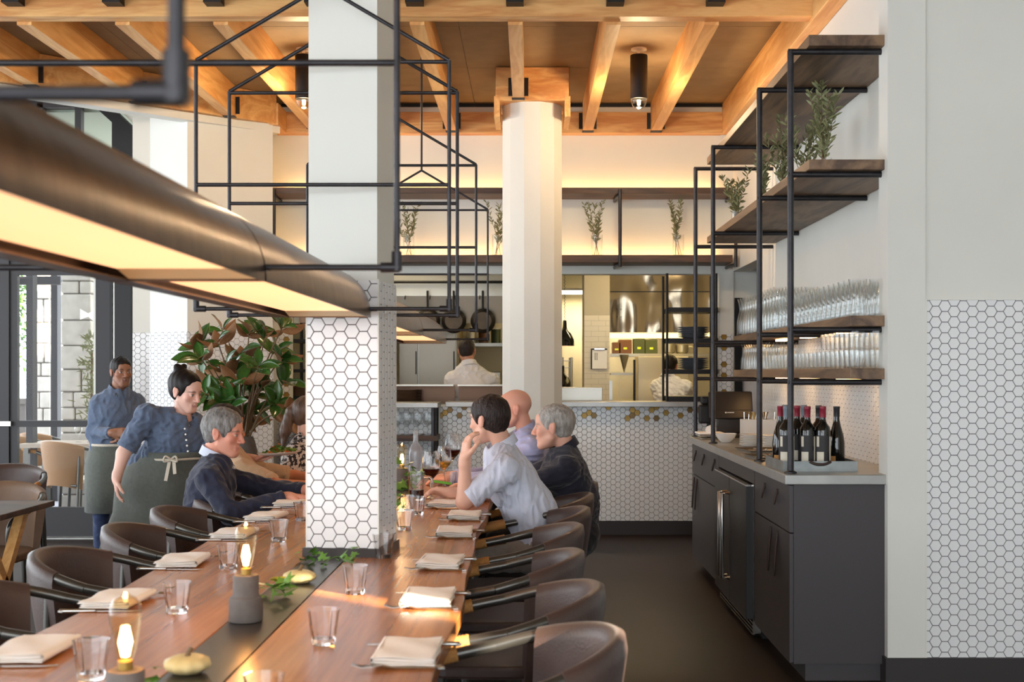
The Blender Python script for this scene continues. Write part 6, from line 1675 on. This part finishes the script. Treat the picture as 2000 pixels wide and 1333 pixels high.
for i, (px, py) in enumerate(tips):
    d = 9.0 + r.uniform(-0.28, 0.25); tip = P(px, py, d) - mb; base = Vector((r.uniform(-0.03, 0.03), r.uniform(-0.03, 0.03), 0.95))
    mid = base.lerp(tip, 0.5) + Vector((0, 0, 0.08))
    pts = catmull([base, mid, tip], 6)
    MB().tube(pts, [0.008 * (1 - 0.55 * k / len(pts)) for k in range(len(pts))], 6).build('branch', m_stem, t, smooth=60)
    dr = (pts[-1] - pts[-3]).normalized()
    n = r.choice((5, 6, 7)); a0 = r.uniform(0, 6.28); x = dr.cross(Vector((0.2, 0.9, 0.3))).normalized(); yv = dr.cross(x)
    for k in range(n):
        a = a0 + k * 2.4; o_ = (x * math.cos(a) + yv * math.sin(a)); q = pts[-1] - dr * (0.045 * k / n) 
        ld = (dr * r.uniform(0.25, 0.8) + o_).normalized(); up = dr * 0.6 + Vector((0.1, -1.0, 0.5)); up = (up - ld * up.dot(ld)).normalized()
        if r.random() < 0.36: up = -up
        sd = up.cross(ld); M3 = Matrix((ld, sd, up)).transposed().to_4x4(); s = r.uniform(0.14, 0.215)
        M3 = M3 @ Matrix.Diagonal((s, s, s, 1)); M3.translation = q
        o = put('leaf', mleaf, t); o.matrix_local = M3

# ================================================================ left foreground: another table with chairs
t = thing('side_table', 'dark wooden table cut by the left edge of the picture', 'table', (-3.15, 6.62, 0))
MB().box(-0.6, 0.56, -0.36, 0.36, 0.722, 0.752).build('table_top', m_shelfx, t, bevel=0.004)
for sx in (-0.45, 0.42):
    MB().bar((sx, -0.28, 0.72), (sx, 0.28, 0.0), 0.05, 0.05).build('leg', m_fir, t); MB().bar((sx, 0.28, 0.72), (sx, -0.28, 0.0), 0.05, 0.05).build('leg', m_fir, t)
m_leath2 = mat('tan brown leather', (132, 104, 82), 0.5, var=0.7, col2=(104, 80, 62), vscale=6, bump=(160, 0.15))
def recolour(c, m):
    for k in c.children:
        if k.name.startswith(('backrest', 'seat')) and not k.name.startswith('seat_frame'):
            k.data = k.data.copy(); k.data.materials[0] = m
chs = copy_tree(proto, (-3.02, 7.12, 0), -math.pi / 2, 'tan leather armchair tucked against the table at the left edge'); recolour(chs, m_leath2)
chair_at(-3.55, 8.55, -math.pi / 2 + 0.1, 'brown leather armchair behind the tan one at the left edge')
chair_at(-2.95, 5.6, math.pi / 2, 'brown leather armchair in the lower left, in front of the table at the edge')

# ================================================================ the patio outside
gr = MB().box(-14, -3.02, YW + 0.1, 40, -0.14, -0.02).build('ground', mat('patio paving', (150, 150, 158), 0.7, var=0.6, col2=(128, 128, 138), vscale=3)); struct(gr)
m_st = mat('grey field stone', (208, 203, 196), 0.85, var=0.7, col2=(168, 162, 154), vscale=7, bump=(20, 0.6)); m_mort = mat('mortar', (120, 114, 106), 0.9)
def stone_pier(x0, x1, y0, label, seed):
    rr = random.Random(seed); t = thing('stone_pier', label, 'pillar', ((x0 + x1) / 2, y0, 0)); hw = (x1 - x0) / 2
    MB().box(-hw + 0.02, hw - 0.02, 0.02, 0.55, 0, 3.6).build('core', m_mort, t)
    z = 0.0
    while z < 3.55:
        hgt = rr.uniform(0.13, 0.30); x = -hw; cuts = [rr.uniform(-0.35, 0.35) * hw] if rr.random() < 0.6 else []
        xs = [-hw] + cuts + [hw]
        for a, e in zip(xs[:-1], xs[1:]): MB().box(a + 0.006, e - 0.006, -rr.uniform(0, 0.02), 0.3, z + 0.006, z + hgt - 0.006).build('stone', m_st, t, bevel=0.015)
        MB().box(hw - 0.03, hw + rr.uniform(0, 0.02), 0.31, 0.56, z + 0.006, z + hgt - 0.006).build('stone', m_st, t, bevel=0.015)
        z += hgt
stone_pier(PX(118, 13.6), PX(178, 13.6), 13.6, 'grey stone pier outside just behind the glass door', 1)
stone_pier(PX(66, 16.0), PX(98, 16.0), 16.0, 'grey stone pier further back on the patio', 2)
for (px0, px1, y, lab) in ((51, 64, 12.9, 'thick black steel post outside, left of the stone piers'), (99, 112, 14.6, 'black steel post between the two stone piers'), (-60, -30, 13.5, 'black steel post outside beyond the left edge')):
    o = MB().box(PX(px0, y), PX(px1, y), y, y + 0.12, -0.02, 3.6).build('steel_post', m_frame); tag(o, lab, 'post')
o = MB().box(PX(-200, 14), PX(118, 14), 14.0, 14.1, PZ(556, 14.0), PZ(540, 14.0)).build('pergola_beam', m_frame); tag(o, 'black steel pergola beam across the patio', 'beam')
t = thing('planter', 'grey planter block on the patio at the far left', 'planter', (PX(32, 17), 17, -0.02)); MB().box(-0.1, 0.12, 0, 0.4, 0, 1.05).build('block', m_conc, t); MB().box(-0.14, 0.16, -0.03, 0.43, 1.05, 1.12).build('cap', m_conc, t)
t = thing('tree', 'leafy green tree outside the left window', 'tree', (PX(25, 19), 19, -0.02))
MB().tube([(-0.5, 0, 0), (-0.45, 0, 1.5), (-0.3, 0, 3.2)], [0.12, 0.10, 0.05], 8).build('trunk', m_stem, t, smooth=60)
b = MB(); rr = random.Random(5)
for k in range(1500):
    p = Vector((rr.gauss(-0.25, 0.32), rr.gauss(0, 0.3), 2.3 + rr.gauss(0.25, 0.45))); leafy(b, p, (rr.uniform(-1, 1), rr.uniform(-1, 1), rr.uniform(-1, 0.3)), (rr.uniform(-1, 1), 0.3, 1), 0.11, 0.06)
b.build('foliage', mat('tree leaf', (96, 138, 66), 0.5, var=0.7, col2=(64, 104, 44), vscale=8), t, smooth=80)['kind'] = 'stuff'
t = thing('patio_shrub', 'thin green shrub growing beside the stone pier', 'shrub', (PX(176, 13.2), 13.2, -0.02)); b = MB()
for k in range(260):
    p = Vector((rr.gauss(0.02, 0.05), rr.gauss(0, 0.05), 0.9 + rr.random() * 0.95)); leafy(b, p, (rr.uniform(-1, 1), rr.uniform(-1, 0), rr.uniform(-0.2, 1)), (0, 1, 0.5), 0.10, 0.016)
MB().tube([(0, 0, 0), (0.02, 0, 1.7)], 0.012, 6).build('stem', m_stem, t, smooth=60); b.build('foliage', m_leafg, t, smooth=80)['kind'] = 'stuff'
o = MB().box(-9, -3.1, YW + 0.11, 13.3, 3.74, 3.9).build('roof_overhang', mat('grey green soffit', (168, 178, 162), 0.7)); tag(o, 'grey green roof overhang seen through the upper left window', 'roof')
# patio table and chairs
t = thing('patio_table', 'patio table set with glasses behind the glass door', 'table', (PX(140, 13.0), 13.05, -0.02))
MB().box(-0.42, 0.36, -0.35, 0.35, 0.72, 0.76).build('table_top', mat('weathered wood', (176, 162, 148), 0.6), t)
for sx in (-0.36, 0.30):
    for sy in (-0.3, 0.3): MB().box(sx - 0.025, sx + 0.025, sy - 0.025, sy + 0.025, 0, 0.72).build('leg', m_tube, t)
m_tanl = mat('tan patio sling', (160, 122, 86), 0.6); m_cush = mat('cream seat pad', (222, 216, 204), 0.8)
for (px, y, rz, lab) in ((66, 13.1, -0.25, 'patio chair with a tan back at the left of the patio table'), (100, 13.75, -0.2, 'patio chair with a tan back behind the patio table'), (150, 12.35, math.pi / 2 - 0.5, 'patio chair in front of the patio table by the door'), (14, 14.6, 0.4, 'patio chair further back at the left edge of the glass')):
    c = copy_tree(proto, (PX(px, y), y, -0.02), rz, lab)
    for k in c.children:
        if k.name.startswith('backrest'): k.data = k.data.copy(); k.data.materials[0] = m_tanl
        elif k.name.startswith('seat') and not k.name.startswith('seat_frame'): k.data = k.data.copy(); k.data.materials[0] = m_cush
for k, (dx, dy) in enumerate(((0.05, 0), (0.14, 0.08), (0.20, -0.1))): tag(put('wine_glass', stm, None, (PX(140, 13.0) + dx, 13.05 + dy, 0.74)), 'clear glass on the patio table, %s' % ('leftmost', 'middle', 'rightmost')[k], 'glass', 'glasses on the patio table')
# bow-tie sticker on the door glass
b = MB().prism([(PX(155, YW), PZ(603, YW)), (PX(171, YW), PZ(612, YW)), (PX(186, YW), PZ(604, YW)), (PX(186, YW), PZ(632, YW)), (PX(171, YW), PZ(619, YW)), (PX(155, YW), PZ(625, YW))], 0.0, 0.001, Matrix(((1, 0, 0, 0), (0, 0, 1, YW + 0.015), (0, 1, 0, 0), (0, 0, 0, 1))))
b.build('bow_tie_sticker', m_plate, do)
